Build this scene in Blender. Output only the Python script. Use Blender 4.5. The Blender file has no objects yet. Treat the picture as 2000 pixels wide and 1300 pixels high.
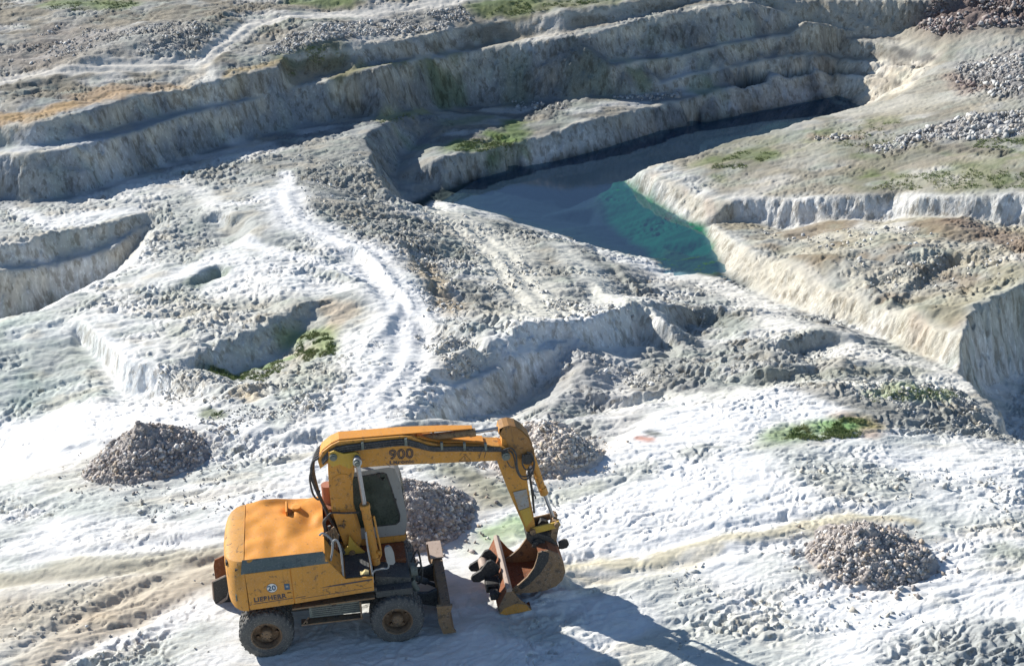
import bpy, bmesh, math, random
import numpy as np
from mathutils import Vector, Matrix, geometry
D = bpy.data; SC = bpy.context.scene; COL = SC.collection
rad = math.radians

# ------------------------------------------------ camera, sky, sun, exposure
CP = np.array([1.95524, -26.83048, 18.60732]); YAW, PIT, ROL, F = 0.12383, 0.43497, 0.04058, 3000.0
def basis():
    f = np.array([math.sin(YAW)*math.cos(PIT), math.cos(YAW)*math.cos(PIT), -math.sin(PIT)])
    r = np.array([math.cos(YAW), -math.sin(YAW), 0.0]); u = np.cross(r, f)
    return r*math.cos(ROL)-u*math.sin(ROL), u*math.cos(ROL)+r*math.sin(ROL), f
RR, UU, FF = basis()
cam = D.cameras.new('camera'); cam.sensor_width = 36; cam.lens = F/2000*36
cam.clip_start = 0.1; cam.clip_end = 3000
co = D.objects.new('camera', cam); COL.objects.link(co); SC.camera = co
co.matrix_world = Matrix(((RR[0], UU[0], -FF[0], CP[0]), (RR[1], UU[1], -FF[1], CP[1]), (RR[2], UU[2], -FF[2], CP[2]), (0, 0, 0, 1)))
SUN_EL = rad(29.5); SD = Vector((0.72, -0.69, 0)).normalized()      # SD: the way the light travels over the ground
w = D.worlds.new('World'); SC.world = w; w.use_nodes = True
nt = w.node_tree; nt.nodes.clear()
sky = nt.nodes.new('ShaderNodeTexSky'); sky.sky_type = 'NISHITA'; sky.sun_disc = False
sky.sun_elevation = SUN_EL; sky.sun_rotation = math.atan2(-SD.x, -SD.y)
sky.air_density = 1.0; sky.dust_density = 0.1; sky.ozone_density = 3.0
bg = nt.nodes.new('ShaderNodeBackground'); bg.inputs['Strength'].default_value = 0.08
ow = nt.nodes.new('ShaderNodeOutputWorld')
nt.links.new(sky.outputs[0], bg.inputs[0]); nt.links.new(bg.outputs[0], ow.inputs[0])
sl = D.lights.new('sun', 'SUN'); sl.energy = 5.0; sl.angle = rad(0.55); sl.color = (1, .955, .88)
so = D.objects.new('sun', sl); COL.objects.link(so)
so.rotation_euler = Vector((SD.x*math.cos(SUN_EL), SD.y*math.cos(SUN_EL), -math.sin(SUN_EL))).to_track_quat('-Z', 'Y').to_euler()
so.location = (-20, 20, 30)
SC.view_settings.view_transform = 'Standard'; SC.view_settings.look = 'None'
SC.view_settings.exposure = 0.55; SC.view_settings.gamma = 1
SC.view_settings.use_curve_mapping = False

# ------------------------------------------------ terrain: survey lines (traced outline, height) -> world points
def P(u, v, z):
    d = RR*(u-1000)-UU*(v-650)+FF*F
    t = (z-CP[2])/d[2]
    return np.array([CP[0]+t*d[0], CP[1]+t*d[1], z])
def rs(px, n):                                   # resample a polyline to n points
    p = np.array(px, float); s = np.r_[0, np.cumsum(np.hypot(*(p[1:, :2]-p[:-1, :2]).T))]
    t = np.linspace(0, s[-1], n)
    return np.stack([np.interp(t, s, p[:, k]) for k in range(p.shape[1])], 1)
def line(px, z=None):
    return [P(q[0], q[1], (q[2] if len(q) > 2 else z)) for q in px]
def fwd(Q, T):                                   # how far Q lies beyond T, seen from the road side
    w_ = np.array([T[0]-CP[0], T[1]-CP[1]]); w_ /= np.hypot(*w_)
    return (Q[0]-T[0])*w_[0]+(Q[1]-T[1])*w_[1]
def px_of(Q):
    d = np.array(Q)-CP; z = d@FF; return 1000+F*(d@RR)/z, 650-F*(d@UU)/z
def under(Ls, u):                                # the point of a surveyed line straight below/above a traced one
    us = np.array([px_of(q)[0] for q in Ls]); return np.array([np.interp(u, us, [q[k] for q in Ls]) for k in range(3)])
def chain(base, other, b, sgn, byu):
    out = []
    for k, (u, v) in enumerate(other):
        T = under(base, u) if byu else base[k]
        a, c = T[2], T[2]+8*sgn
        for _ in range(40):
            m = (a+c)/2; Q = P(u, v, m)
            if abs(m-T[2])-b*sgn*fwd(Q, T) < 0: a = m
            else: c = m
        out.append(P(u, v, a))
    return out
def up(toe, crest, b, byu=True): return chain(toe, crest, b, 1, byu)      # crest above a known toe
def down(crest, toe, b, byu=True): return chain(crest, toe, b, -1, byu)   # toe below a known crest
LINES = []; PTS = []
def add(l): LINES.append([np.array(q) for q in l]); return l
def lvl(l, dz): return [q+np.array([0, 0, dz]) for q in l]
ZW = -3.0
# lake: far bank, rising in benches
N = 26
L0 = rs([(812,398),(840,388),(870,370),(930,350),(1000,333),(1100,312),(1200,285),(1300,255),(1400,235),(1500,215),(1550,205),(1600,195)], N)
L1 = rs([(868,306),(900,302),(930,298),(1000,283),(1060,268),(1100,250),(1160,232),(1240,217),(1330,199),(1400,180),(1500,152),(1590,138)], N)
l0 = add(line(L0, ZW)); l1 = add(up(l0, L1, 1.4))
zl1 = l1[-1][2]
L2 = [(745,232),(800,214),(860,211),(930,207),(1000,203),(1100,192),(1150,189),(1190,190),(1280,186),(1350,180),(1420,163),(1500,138),(1590,130)]
l1u = [q[0] for q in L1]
l2 = [P(u, v, float(np.interp(u, l1u, [q[2] for q in l1]))+0.05) for u, v in L2]
l2[0] = P(745, 232, -1.15); l2[1] = P(800, 212, -1.3)
# left: tall wall in one, right: three tiers
add(l2)
C1 = [(560,178),(650,152),(740,132),(830,118),(920,102),(1000,88),(1060,79)]
wl = add(up(l2, C1, 1.5))
B3 = [(1290,165),(1350,147),(1420,134),(1500,117),(1592,107)]
b3 = add(up(l2, B3, 1.5))
T2 = [(1288,158),(1347,142),(1416,130),(1496,113),(1588,102)]
t2 = add([P(u, v, under(b3, u)[2]+.02) for u, v in T2])
B2 = [(1190,128),(1250,121),(1330,110),(1410,89),(1475,78),(1540,71),(1600,71)]
b2 = add(up(l2[:8]+t2, B2, 1.5))
T1 = [(1195,117),(1255,111),(1330,101),(1405,84),(1470,73),(1530,63),(1580,58)]
t1 = add([P(u, v, under(b2, u)[2]+.03) for u, v in T1])
C1r = [(1120,69),(1190,55),(1270,36),(1340,22),(1410,10),(1480,7),(1545,28)]
c1r = add(up([l2[6]]+t1, C1r, 1.5))
add([wl[-1], c1r[0]])
add([c1r[-1], P(1575,40,c1r[-1][2]-.1), P(1625,47,c1r[-1][2]-.4), P(1700,56,c1r[-1][2]-.8), P(1740,66,c1r[-1][2]-1.1)])
add([t1[-1], P(1640,64,-.62), P(1700,72,-.8), P(1760,80,-.88)])
# east end, sunlit tiers
zb2 = b2[-1][2]; zb3 = b3[-1][2]; zb4 = l1[-1][2]
add([b2[-1]]+line([(1640,74,-.75),(1700,82,-.9),(1760,93,-.98),(1822,108,-1.0)]))
add([b3[-1]]+line([(1640,118,-1.66),(1700,124,-1.62),(1750,132,-1.55),(1790,140,-1.5)]))
add([t2[-1]]+line([(1625,106,-1.5),(1700,112,-1.55),(1750,122,-1.5),(1795,132,-1.45)]))
add([l1[-1]]+line([(1622,144,-2.12),(1670,154,-2.15),(1720,162,-2.1),(1760,170,-2.0)]))
add([l2[-1]]+line([(1630,136,-2.05),(1675,144,-2.1),(1725,153,-2.05),(1765,163,-1.95)]))
add([l0[-1]]+line([(1635,188,ZW),(1660,196,ZW),(1672,210,ZW)]))
# near plateau: hidden edge, nose, bench cliff, lower slope
NPb = line([(1850,118,-.95),(1828,140,-1.1),(1790,168,-1.2),(1745,190,-1.28),(1655,213,-1.48),(1550,243,-1.6),(1450,270,-1.95),(1350,303,-2.1),(1270,323,-2.2),(1245,335,-2.25)])
add(NPb)
add([q+np.array([-.35, .7, 0])+np.array([0, 0, -q[2]+z]) for z, q in zip([-1.6,-2.4,-3.2,-3.7,-3.9,-3.9,-3.9], NPb[2:-1])])
NP = rs([(1245,335),(1285,354),(1330,371),(1380,388),(1420,396)], 6); SW = rs([(1213,350),(1240,372),(1300,412),(1345,437),(1378,448)], 6)
sw = add(line(SW, ZW)); npc = add([P(u, v, -2.25+.10*i/5) for i, (u, v) in enumerate(NP)])
NB = [(1450,388),(1520,385),(1570,388),(1620,385),(1700,383),(1750,375),(1800,382),(1900,385),(2000,378),(2120,378)]
NT = [(1425,437),(1480,437),(1532,447),(1562,418),(1625,432),(1720,432),(1800,425),(1880,420),(1975,440),(2120,440)]
nbz = np.interp([q[0] for q in NB], [1420, 2120], [-2.1, -.6])
nb = add([npc[-1]]+[P(u, v, z) for (u, v), z in zip(NB, nbz)])
ntt = add(down(nb[1:], NT, 1.7))
LPc = rs([(1385,440),(1405,452),(1440,478),(1500,505),(1600,555),(1700,600),(1770,616),(1830,645),(1885,655)], 14)
LPt = rs([(1382,468),(1402,500),(1400,530),(1475,570),(1550,600),(1650,635),(1750,672),(1820,700),(1880,728)], 14)
zt = np.interp(np.arange(14), [0, 3, 6, 13], [ZW, ZW+.02, -2.5, -1.75])
lpt = add([P(u, v, z) for (u, v), z in zip(LPt, zt)]); lpc = add(up(lpt, LPc, 1.4, False))
add([sw[-1], lpt[0]])
zc = lpc[-1][2]
RC = [(1892,640),(1900,612),(1925,592),(1955,578),(2000,556),(2080,520)]
rc = add([P(u, v, zc-.03*i) for i, (u, v) in enumerate(RC)])
add([lpc[-1], rc[0]])
add(down(rc, [(1905,745),(1925,752),(1945,745),(1965,738),(2005,728),(2085,715)], 3.2, False))
RN = line([(1880,728,-1.75),(1905,765,-1.6),(1940,785,-1.45),(1955,812,-1.4),(1962,845,-1.3),(2010,862,-1.25),(2100,880,-1.2)])
add(RN); add([q+np.array([.9, .9, -1.7]) for q in RN[1:]])
# submerged bank (emerald) and near shore
add(down(sw+[lpt[0], lpt[1]], [(1200,356),(1180,372),(1163,400),(1180,440),(1215,462),(1250,472),(1285,480),(1310,488)], 1.1, False))
add(line([(760,395,-1.5),(800,397,-1.7),(850,406,-2.1),(900,414,-2.4),(960,428,-2.7),(1000,440,-2.85),(1060,450,-2.93),(1165,485,-2.98),(1275,505,-2.98),(1300,532,-2.95),(1350,532,-2.96),(1385,526,-2.97)]))
PTS += line([(1000,380,-4.2),(1100,380,-4.4),(1100,410,-4.0),(1180,400,-4.3),(1300,330,-4.4),(1350,290,-4.3),(1450,250,-4.2),(1550,228,-4.0),(1620,208,-3.8),(1050,425,-3.5),(1150,440,-3.7),(1230,480,-3.45),(1290,505,-3.35),(1340,505,-3.4),(1200,478,-3.25),(930,385,-3.8)])
# rim left of the lake: wall falling to the east
RM = add(line([(820,224,-1.35),(775,234,-1.2),(735,250,-.95),(712,270,-.95),(722,305,-1.0),(735,335,-1.05),(748,362,-1.2),(768,384,-1.5)]))
add([q+np.array([.75+.1*k, -.35, 0])+np.array([0, 0, z-q[2]]) for k, (q, z) in enumerate(zip(RM[:-1], [-1.75,-2.1,-2.4,-2.7,-2.9,-2.95,-2.98]))])
# big left wall
C2c = rs([(-700,385),(-120,318),(0,305),(75,297),(150,288),(260,260),(350,230),(440,206),(520,190)], 16)
C2t = rs([(-700,470),(-120,396),(0,384),(80,402),(140,388),(200,368),(300,328),(400,300),(480,272),(600,246),(700,228)], 16)
c2t = add([P(u, v, -1.2) for u, v in C2t]); c2c = add(up(c2t, C2c, 1.6))
add([c2c[-1], wl[0]])
C1t = rs([(-700,365),(-120,300),(0,289),(100,282),(170,268),(250,242),(330,222),(400,208),(470,195),(515,186)], 14)
C1c = rs([(-700,315),(-120,256),(0,245),(80,238),(150,225),(200,208),(260,190),(330,180),(400,165),(450,150),(500,142),(545,134)], 14)
c1t = add([P(u, v, under(c2c, u)[2]+.02) for u, v in C1t]); c1c = add(up(c1t, C1c, 1.5))
# upper wall behind
Ut = [(600,158),(640,144),(690,136),(800,112),(900,94),(1000,77),(1090,63),(1180,46),(1290,22),(1400,-4)]
Uc = [(560,108),(600,90),(655,80),(700,98),(780,78),(900,54),(1000,42),(1100,26),(1250,4),(1380,-24)]
zu = [under(wl+c1r, u)[2] for u, v in Ut]
ut = add([P(u, v, z+.03) for (u, v), z in zip(Ut, zu)]); uc = add(up(ut, Uc, 1.1))
zf = uc[4][2]
PTS += line([(0,180,c1c[0][2]+.2),(200,100,c1c[0][2]+.9),(360,60,c1c[0][2]+1.2),(150,50,c1c[0][2]+.8),(430,100,zf+.3),(300,150,c1c[5][2]+.25),(0,0,zf+.8),(500,0,zf+.9),(1000,-20,zf+.7),
  (1600,0,c1r[-1][2]+.4),(1850,50,-.1),(1880,20,.4),(2000,0,zb2+1.2),(2000,100,-.4),(1900,130,-.85),(1500,300,-1.7),(1700,290,-1.35),(1850,250,-.95),(2000,230,-.5),(1900,330,-.85),(2000,320,-.6),(1960,200,-.6)])
# left hole in two tiers
h1 = add([P(u, v, -.95) for u, v in [(-700,540),(-120,488),(0,480),(60,470),(100,452),(170,440),(230,433),(290,412)]])
h1t = add(down(h1, [(-700,585),(-120,528),(0,520),(60,515),(100,505),(170,490),(222,470),(290,430)], 1.6))
h2 = add([P(u, v, q[2]-.02) for q, (u, v) in zip(h1t, [(-700,596),(-120,538),(0,530),(60,527),(105,519),(168,502),(226,481),(290,438)])])
h2t = add(down(h2, [(-700,740),(-120,660),(0,650),(48,628),(125,600),(190,562),(238,522),(290,452)], 2.3))
add(line([(-700,790,-.9),(-120,690,-.9),(0,650,-.85),(42,612,-.8),(80,605,-.8),(125,599,-.85),(190,573,-.85),(228,534,-.9),(268,503,-.9),(296,452,-.95)]))
# mid-ground cuts: (crest, toe, crest height, batter)
CUTS = [
 ([(150,628),(195,665),(240,700),(290,712),(330,722)], [(158,668),(210,722),(243,772),(285,785),(325,772)], [-.6,-.5,-.45,-.4,-.4], 1.6),
 ([(395,690),(430,668),(500,640),(550,612),(606,590)], [(405,715),(470,727),(525,705),(575,650),(613,603)], [-.45,-.42,-.4,-.42,-.45], 1.2),
 ([(425,410),(452,418),(485,424),(500,440),(482,462)], [(428,430),(440,448),(455,462),(466,471),(476,474)], [-.62]*5, 1.3),
 ([(376,545),(393,525),(425,515),(448,528)], [(378,560),(398,560),(425,550),(447,537)], [-.6]*4, 1.0),
 ([(872,712),(925,672),(956,656),(1005,640),(1060,628),(1120,636),(1190,612),(1240,588),(1276,600),(1300,632)],
  [(884,748),(930,728),(988,692),(1025,681),(1062,675),(1125,674),(1195,679),(1255,690),(1300,684),(1318,670)], [-.2,-.12,-.1,-.15,-.3,-.5,-.7,-.9,-1.02,-1.2], 1.25),
 ([(850,792),(892,760),(930,741),(985,717),(1044,691),(1078,684)], [(862,835),(905,815),(980,812),(1008,800),(1050,752),(1084,714)], [-.5,-.62,-.68,-.72,-.76,-.82], 2.0),
 ([(1000,470),(1060,500),(1110,540),(1150,580)], [(1010,452),(1078,482),(1135,528),(1180,575)], [-2.2,-2.1,-1.9,-1.7], .25),
 ([(770,470),(800,490),(835,545),(845,580)], [(800,505),(825,535),(848,565),(852,590)], [-.6,-.7,-.75,-.75], 1.0),
 ([(1535,655),(1600,640),(1660,650)], [(1540,690),(1600,680),(1665,668)], [-1.35,-1.4,-1.5], 1.2),
 ([(1500,720),(1540,722)], [(1500,748),(1545,742)], [-.95,-1.0], 1.2),
 ([(1690,540),(1745,585),(1800,520),(1850,490)], [(1700,560),(1765,604),(1815,545),(1870,520)], [-1.5,-1.3,-1.3,-1.3], 1.0),
 ([(690,480),(740,520),(785,570),(800,600)], [(700,505),(745,548),(780,595),(797,618)], [-.45,-.42,-.42,-.42], .9),
 ([(560,850),(620,835),(700,845),(760,835),(820,815)], [(565,870),(622,858),(702,866),(762,856),(822,838)], [-.1,-.08,-.05,-.05,-.1], .9),
 ([(1330,605),(1380,590),(1440,600)], [(1335,650),(1385,628),(1445,618)], [-1.75,-1.85,-1.9], 1.2),
 ([(1150,480),(1200,520),(1240,560)], [(1158,492),(1205,538),(1242,574)], [-2.5,-2.3,-2.2], .9),
 ([(880,640),(930,665),(965,690)], [(872,668),(925,698),(955,712)], [-.42,-.42,-.45], 1.0),
 ([(1180,770),(1240,775),(1290,758)], [(1185,800),(1245,795),(1292,775)], [-1.05,-1.1,-1.05], 1.0),
 ([(600,520),(650,530),(690,545)], [(600,534),(650,546),(690,556)], [-.5,-.5,-.5], .9),
 ([(150,860),(220,850),(300,862)], [(150,874),(222,866),(302,872)], [-.65,-.5,-.35], .9),
]
for c, t, z, b in CUTS:
    n = len(c); c3 = add([P(u, v, zz) for (u, v), zz in zip(c, z)]); add(down(c3, t, b, False))
add(line([(40,615,-.8),(125,622,-.72),(140,690,-1.12),(190,750,-1.15),(215,805,-.95)]))
add(line([(-600,900,-1.6),(-60,860,-1.6),(0,838,-1.55),(65,822,-1.45),(130,800,-1.2),(170,800,-1.0)]))
# brow of the white foreground bank, ground falling away behind it
BR = line([(1130,905,-.05),(1200,875,-.1),(1300,806,-.3),(1420,782,-.35),(1500,757,-.45),(1620,744,-.6),(1780,745,-.8)])
add(BR); add([q+np.array([-.25, .75, -.42]) for q in BR])
PTS += line([(500,320,-1.1),(650,300,-1.0),(600,350,-.95),(400,380,-1.0),(350,430,-.9),(550,420,-.6),(700,420,-.95),(650,480,-.5),(450,500,-.62),(550,540,-.5),(300,560,-.75),(250,640,-.55),(700,560,-.4),(780,600,-.4),
 (900,480,-1.7),(880,560,-1.0),(960,560,-1.3),(1050,580,-1.4),(880,650,-.3),(820,700,-.25),(830,760,-.3),(1140,735,-.98),(1110,765,-1.05),(700,700,-.2),(600,760,-.2),(450,760,-.4),(350,850,-.25),(800,740,-.2),(800,820,-.2),
 (1150,600,-1.4),(1250,560,-2.6),(1350,570,-2.75),(1300,600,-2.1),(1400,600,-2.4),(1380,680,-1.9),(1200,760,-1.35),(1050,830,-.5),(1250,720,-1.45),(1480,620,-2.0),(1500,680,-1.4),(1650,700,-1.3),(1400,740,-1.2),(1350,760,-1.0),
 (1700,800,-.5),(1850,860,-.7),(1980,920,-.4),(1900,1000,-.1),(1500,900,0),(1700,950,0),(1200,1000,.05),(1000,1020,0),(0,900,-1.2),(100,900,-.9),(0,1000,-.5),(200,950,-.4),(0,1120,-.15),(300,1050,0),(0,1300,0),(500,1000,0),(500,1300,0),(900,1300,0),(800,1100,0),(900,950,-.1),(900,880,-.2),
 (1400,1100,.05),(1800,1150,.1),(1400,1300,0),(2000,1300,.1),(2000,1100,.1),(1600,500,-1.5),(1700,480,-1.4),(1800,480,-1.25),(1950,500,-1.2),(1700,560,-1.3),(1800,600,-1.0)])
for x, y, z in [(-60,-20,0),(60,-20,.3),(-60,20,-.3),(90,20,0),(-60,60,1.5),(100,60,1.5),(-60,200,5),(130,200,5),(0,-20,0),(20,-20,.2),(0,120,3),(60,120,3)]: PTS.append(np.array([x, y, z], float))

def tin():
    vs, es = [], []
    for l in LINES:
        b0 = len(vs)
        for q in l: vs.append(q)
        es += [(b0+i, b0+i+1) for i in range(len(l)-1)]
    for q in PTS: vs.append(q)
    V = np.array(vs)
    ov, oe, of, o1, o2, o3 = geometry.delaunay_2d_cdt([Vector(q[:2]) for q in V], es, [], 0, 1e-4)
    pts = np.array([[q.x, q.y] for q in ov]); z = np.zeros(len(pts))
    A = V[[e[0] for e in es]]; B = V[[e[1] for e in es]]
    ncross = 0
    for i, src in enumerate(o1):
        if src: z[i] = np.mean([V[k][2] for k in src])
        else:
            ncross += 1
            d = B[:, :2]-A[:, :2]; t = np.clip(((pts[i]-A[:, :2])*d).sum(1)/(d*d).sum(1), 0, 1)
            q = A[:, :2]+t[:, None]*d; dist = np.hypot(*(q-pts[i]).T); k = np.argsort(dist)[:2]
            z[i] = np.mean(A[k, 2]+t[k]*(B[k, 2]-A[k, 2]))
    print('tin', len(pts), 'faces', len(of), 'crossings', ncross)
    return pts, z, of
GX0, GX1, GY0, GY1, GR = -24.0, 50.0, -12.0, 82.0, 0.06
def raster():
    pts, z, tris = tin()
    nx = int((GX1-GX0)/GR)+1; ny = int((GY1-GY0)/GR)+1
    H = np.zeros((ny, nx), np.float32)
    for t in tris:
        a, b, c = [pts[k] for k in t[:3]]; za, zb, zc_ = [z[k] for k in t[:3]]
        x0 = max(0, int((min(a[0], b[0], c[0])-GX0)/GR)); x1 = min(nx-1, int((max(a[0], b[0], c[0])-GX0)/GR)+1)
        y0 = max(0, int((min(a[1], b[1], c[1])-GY0)/GR)); y1 = min(ny-1, int((max(a[1], b[1], c[1])-GY0)/GR)+1)
        if x1 < x0 or y1 < y0: continue
        X, Y = np.meshgrid(GX0+np.arange(x0, x1+1)*GR, GY0+np.arange(y0, y1+1)*GR)
        det = (b[1]-c[1])*(a[0]-c[0])+(c[0]-b[0])*(a[1]-c[1])
        if abs(det) < 1e-9: continue
        l1_ = ((b[1]-c[1])*(X-c[0])+(c[0]-b[0])*(Y-c[1]))/det; l2_ = ((c[1]-a[1])*(X-c[0])+(a[0]-c[0])*(Y-c[1]))/det; l3_ = 1-l1_-l2_
        m = (l1_ >= -1e-6) & (l2_ >= -1e-6) & (l3_ >= -1e-6)
        H[y0:y1+1, x0:x1+1][m] = (l1_*za+l2_*zb+l3_*zc_)[m]
    return H
def blur(H, r, n=1):
    for _ in range(n):
        for ax in (0, 1):
            Hp = np.pad(H, [(r+1, r) if a == ax else (0, 0) for a in (0, 1)], 'edge').astype(np.float64).cumsum(ax)
            H = ((np.take(Hp, range(2*r+1, Hp.shape[ax]), ax)-np.take(Hp, range(0, Hp.shape[ax]-2*r-1), ax))/(2*r+1)).astype(np.float32)
    return H
def samp(G, x, y):
    fx = np.clip((x-GX0)/GR, 0, G.shape[1]-1.001); fy = np.clip((y-GY0)/GR, 0, G.shape[0]-1.001)
    ix = fx.astype(int); iy = fy.astype(int); fx = fx-ix; fy = fy-iy
    return (G[iy, ix]*(1-fx)+G[iy, ix+1]*fx)*(1-fy)+(G[iy+1, ix]*(1-fx)+G[iy+1, ix+1]*fx)*fy
_rng = np.random.default_rng(7)
_tab = _rng.random((512, 512)).astype(np.float32)*2-1
def vn(x, y, k=0):                                # smooth value noise
    x = x+17.3*k; y = y+9.1*k
    ix = np.floor(x).astype(int); iy = np.floor(y).astype(int); fx = x-ix; fy = y-iy
    fx = fx*fx*(3-2*fx); fy = fy*fy*(3-2*fy); a = ix & 511; b = iy & 511; a1 = (ix+1) & 511; b1 = (iy+1) & 511
    return (_tab[b, a]*(1-fx)+_tab[b, a1]*fx)*(1-fy)+(_tab[b1, a]*(1-fx)+_tab[b1, a1]*fx)*fy
def fbm(x, y, o=4, k=0):
    s = 0; a = 1; t = 0
    for i in range(o):
        s = s+a*vn(x*2**i+3.7*i*y*0, y*2**i, k+i*3); t += a; a *= .5
    return s/t
H0 = raster()
HB = blur(H0, 1, 2)
HS = blur(H0, 8, 2)
gy, gx = np.gradient(HS, GR)
SLOPE = np.hypot(gx, gy)
def hit(u, v):                                   # where a traced point lies on the surveyed ground
    d = RR*(u-1000)-UU*(v-650)+FF*F; d = d/np.linalg.norm(d)
    t = np.arange(20, 140, .05); p = CP[:, None]+d[:, None]*t
    h = samp(HB, p[0], p[1]); i = int(np.argmax(p[2] < h))
    if not (p[2] < h).any(): i = len(t)-1
    return p[0][i], p[1][i], float(h[i])
def smooth(a, b, x):
    t = np.clip((x-a)/(b-a), 0, 1); return t*t*(3-2*t)
# ------------------------------------------------ surface colours (the ground's own, with some light and shade painted in)
K = 2                                             # colour raster: every second cell of the survey raster
SH = H0[::K, ::K].shape
CX, CY = np.meshgrid(GX0+np.arange(SH[1])*GR*K, GY0+np.arange(SH[0])*GR*K)
def W(px):
    return np.array([hit(u, v)[:2] for u, v in px])
WX = CX+.35*fbm(CX*.8, CY*.8, 3, 61)+.12*vn(CX*3, CY*3, 62); WY = CY+.45*fbm(CX*.8, CY*.8, 3, 65)+.12*vn(CX*3, CY*3, 66)
def inside(px, soft=.3):
    p = W(px); m = np.zeros(SH, bool); j = len(p)-1
    for i in range(len(p)):
        yi, yj = p[i, 1], p[j, 1]
        if yi != yj:
            c = ((yi > WY) != (yj > WY)) & (WX < (p[j, 0]-p[i, 0])*(WY-yi)/(yj-yi)+p[i, 0])
            m ^= c
        j = i
    return blur(m.astype(np.float32), max(1, int(soft/(GR*K))), 2)
def near(px, width):
    p = W(px); d = np.full(SH, 99., np.float32)
    x0, x1, y0, y1 = p[:, 0].min()-3*width-1, p[:, 0].max()+3*width+1, p[:, 1].min()-3*width-1, p[:, 1].max()+3*width+1
    j0, j1 = [int(np.clip((q-GX0)/GR/K, 0, SH[1])) for q in (x0, x1)]; i0, i1 = [int(np.clip((q-GY0)/GR/K, 0, SH[0])) for q in (y0, y1)]
    X, Y = WX[i0:i1, j0:j1], WY[i0:i1, j0:j1]; dd = np.full(X.shape, 99.)
    for a, b in zip(p[:-1], p[1:]):
        e = b-a; t = np.clip(((X-a[0])*e[0]+(Y-a[1])*e[1])/(e@e+1e-9), 0, 1)
        dd = np.minimum(dd, np.hypot(X-a[0]-t*e[0], Y-a[1]-t*e[1]))
    d[i0:i1, j0:j1] = dd
    return np.clip(1.5-d/width, 0, 1)
WHITE = (.83,.83,.815); CHALK = (.66,.66,.63); GREY = (.42,.43,.41); SAGE = (.38,.42,.36); TAN = (.46,.40,.30); OCHRE = (.38,.255,.135)
MOSS = (.10,.16,.045); BROWN = (.17,.13,.11); PLAT = (.25,.235,.195); SAND = (.62,.57,.45); CREAM = (.52,.48,.38); STONE = (.33,.33,.33); TEAL = (.02,.20,.13); DEEP = (.03,.10,.10); DARK = (.13,.14,.12); RED = (.5,.2,.13)
ALB = np.zeros(SH+(3,), np.float32); RGH = np.ones(SH, np.float32)
def paint(m, col, rough=None):
    global RGH
    m = np.clip(m, 0, 1)
    for c in range(3): ALB[..., c] = ALB[..., c]*(1-m)+col[c]*m
    if rough is not None: RGH = RGH*(1-m)+rough*m
one = np.ones(SH, np.float32)
paint(one, CHALK)
n1 = fbm(CX*.35, CY*.6, 4, 71); n2 = fbm(CX*.9, CY*1.6, 4, 75); n3 = fbm(CX*.25, CY*.25, 3, 79)
# zones
paint(inside([(-100,-20),(2100,-20),(2100,60),(1700,60),(1560,50),(1350,60),(1000,100),(650,155),(500,165),(0,250),(-100,250)], .5), (.22,.205,.17))
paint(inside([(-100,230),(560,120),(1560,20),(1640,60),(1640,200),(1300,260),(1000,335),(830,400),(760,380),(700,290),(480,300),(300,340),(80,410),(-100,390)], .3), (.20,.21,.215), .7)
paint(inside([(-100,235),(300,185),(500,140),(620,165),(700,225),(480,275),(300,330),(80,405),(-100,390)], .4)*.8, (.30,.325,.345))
paint(inside([(840,215),(1000,200),(1240,200),(1240,222),(1100,256),(1000,290),(870,305)], .3)*.8, (.17,.17,.155), 1.0)  # shadow of the far wall painted into the bench floor
paint(inside([(1245,335),(1450,270),(1650,212),(1830,110),(1740,50),(2100,40),(2100,380),(1420,390)], .3), PLAT, .45)
paint(inside([(1400,400),(2100,390),(2100,600),(1900,590),(1885,655),(1700,610),(1400,450)], .3), (.29,.265,.20), .8)
paint(inside([(1600,150),(1640,70),(1830,105),(1780,170),(1660,212)], .1), (.56,.50,.40), 1.0)
paint(inside([(700,260),(560,290),(340,340),(450,420),(600,450),(850,560),(950,640),(1130,600),(1300,560),(1000,440),(790,400)], .4), (.30,.305,.28), 1.3)
paint(inside([(1300,540),(1400,540),(1650,640),(1880,725),(1960,800),(1960,870),(1700,850),(1400,770),(1200,760),(1130,690),(1320,650)], .4), (.37,.375,.35), 1.2)
paint(inside([(1050,760),(1200,700),(1300,760),(1240,880),(1150,900),(1010,830)], .3), (.34,.34,.33), 1.3)
paint(inside([(0,420),(290,400),(480,330),(560,380),(620,470),(560,560),(330,540),(300,440),(0,600)], .5), (.44,.455,.43), 1.0)
paint(inside([(-100,600),(60,610),(160,640),(200,700),(230,790),(120,830),(-100,880)], .6)*(.55+.45*smooth(-.3,.3,fbm(CX*.9, CY*.9, 3, 121))), (.40,.46,.42), .8)
paint(inside([(280,540),(480,540),(720,560),(700,760),(480,760),(340,720)], .4), (.46,.46,.41), 1.1)
# mottling
for m, c, k in ((smooth(.05,.35,n1)*.6, GREY, None), (smooth(.15,.45,-n1)*.4, WHITE, None), (smooth(.15,.42,n2)*.4, SAGE, None), (smooth(.12,.4,-n2)*.35, TAN, None)):
    paint(m*(CY < 60), c, k)
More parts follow.
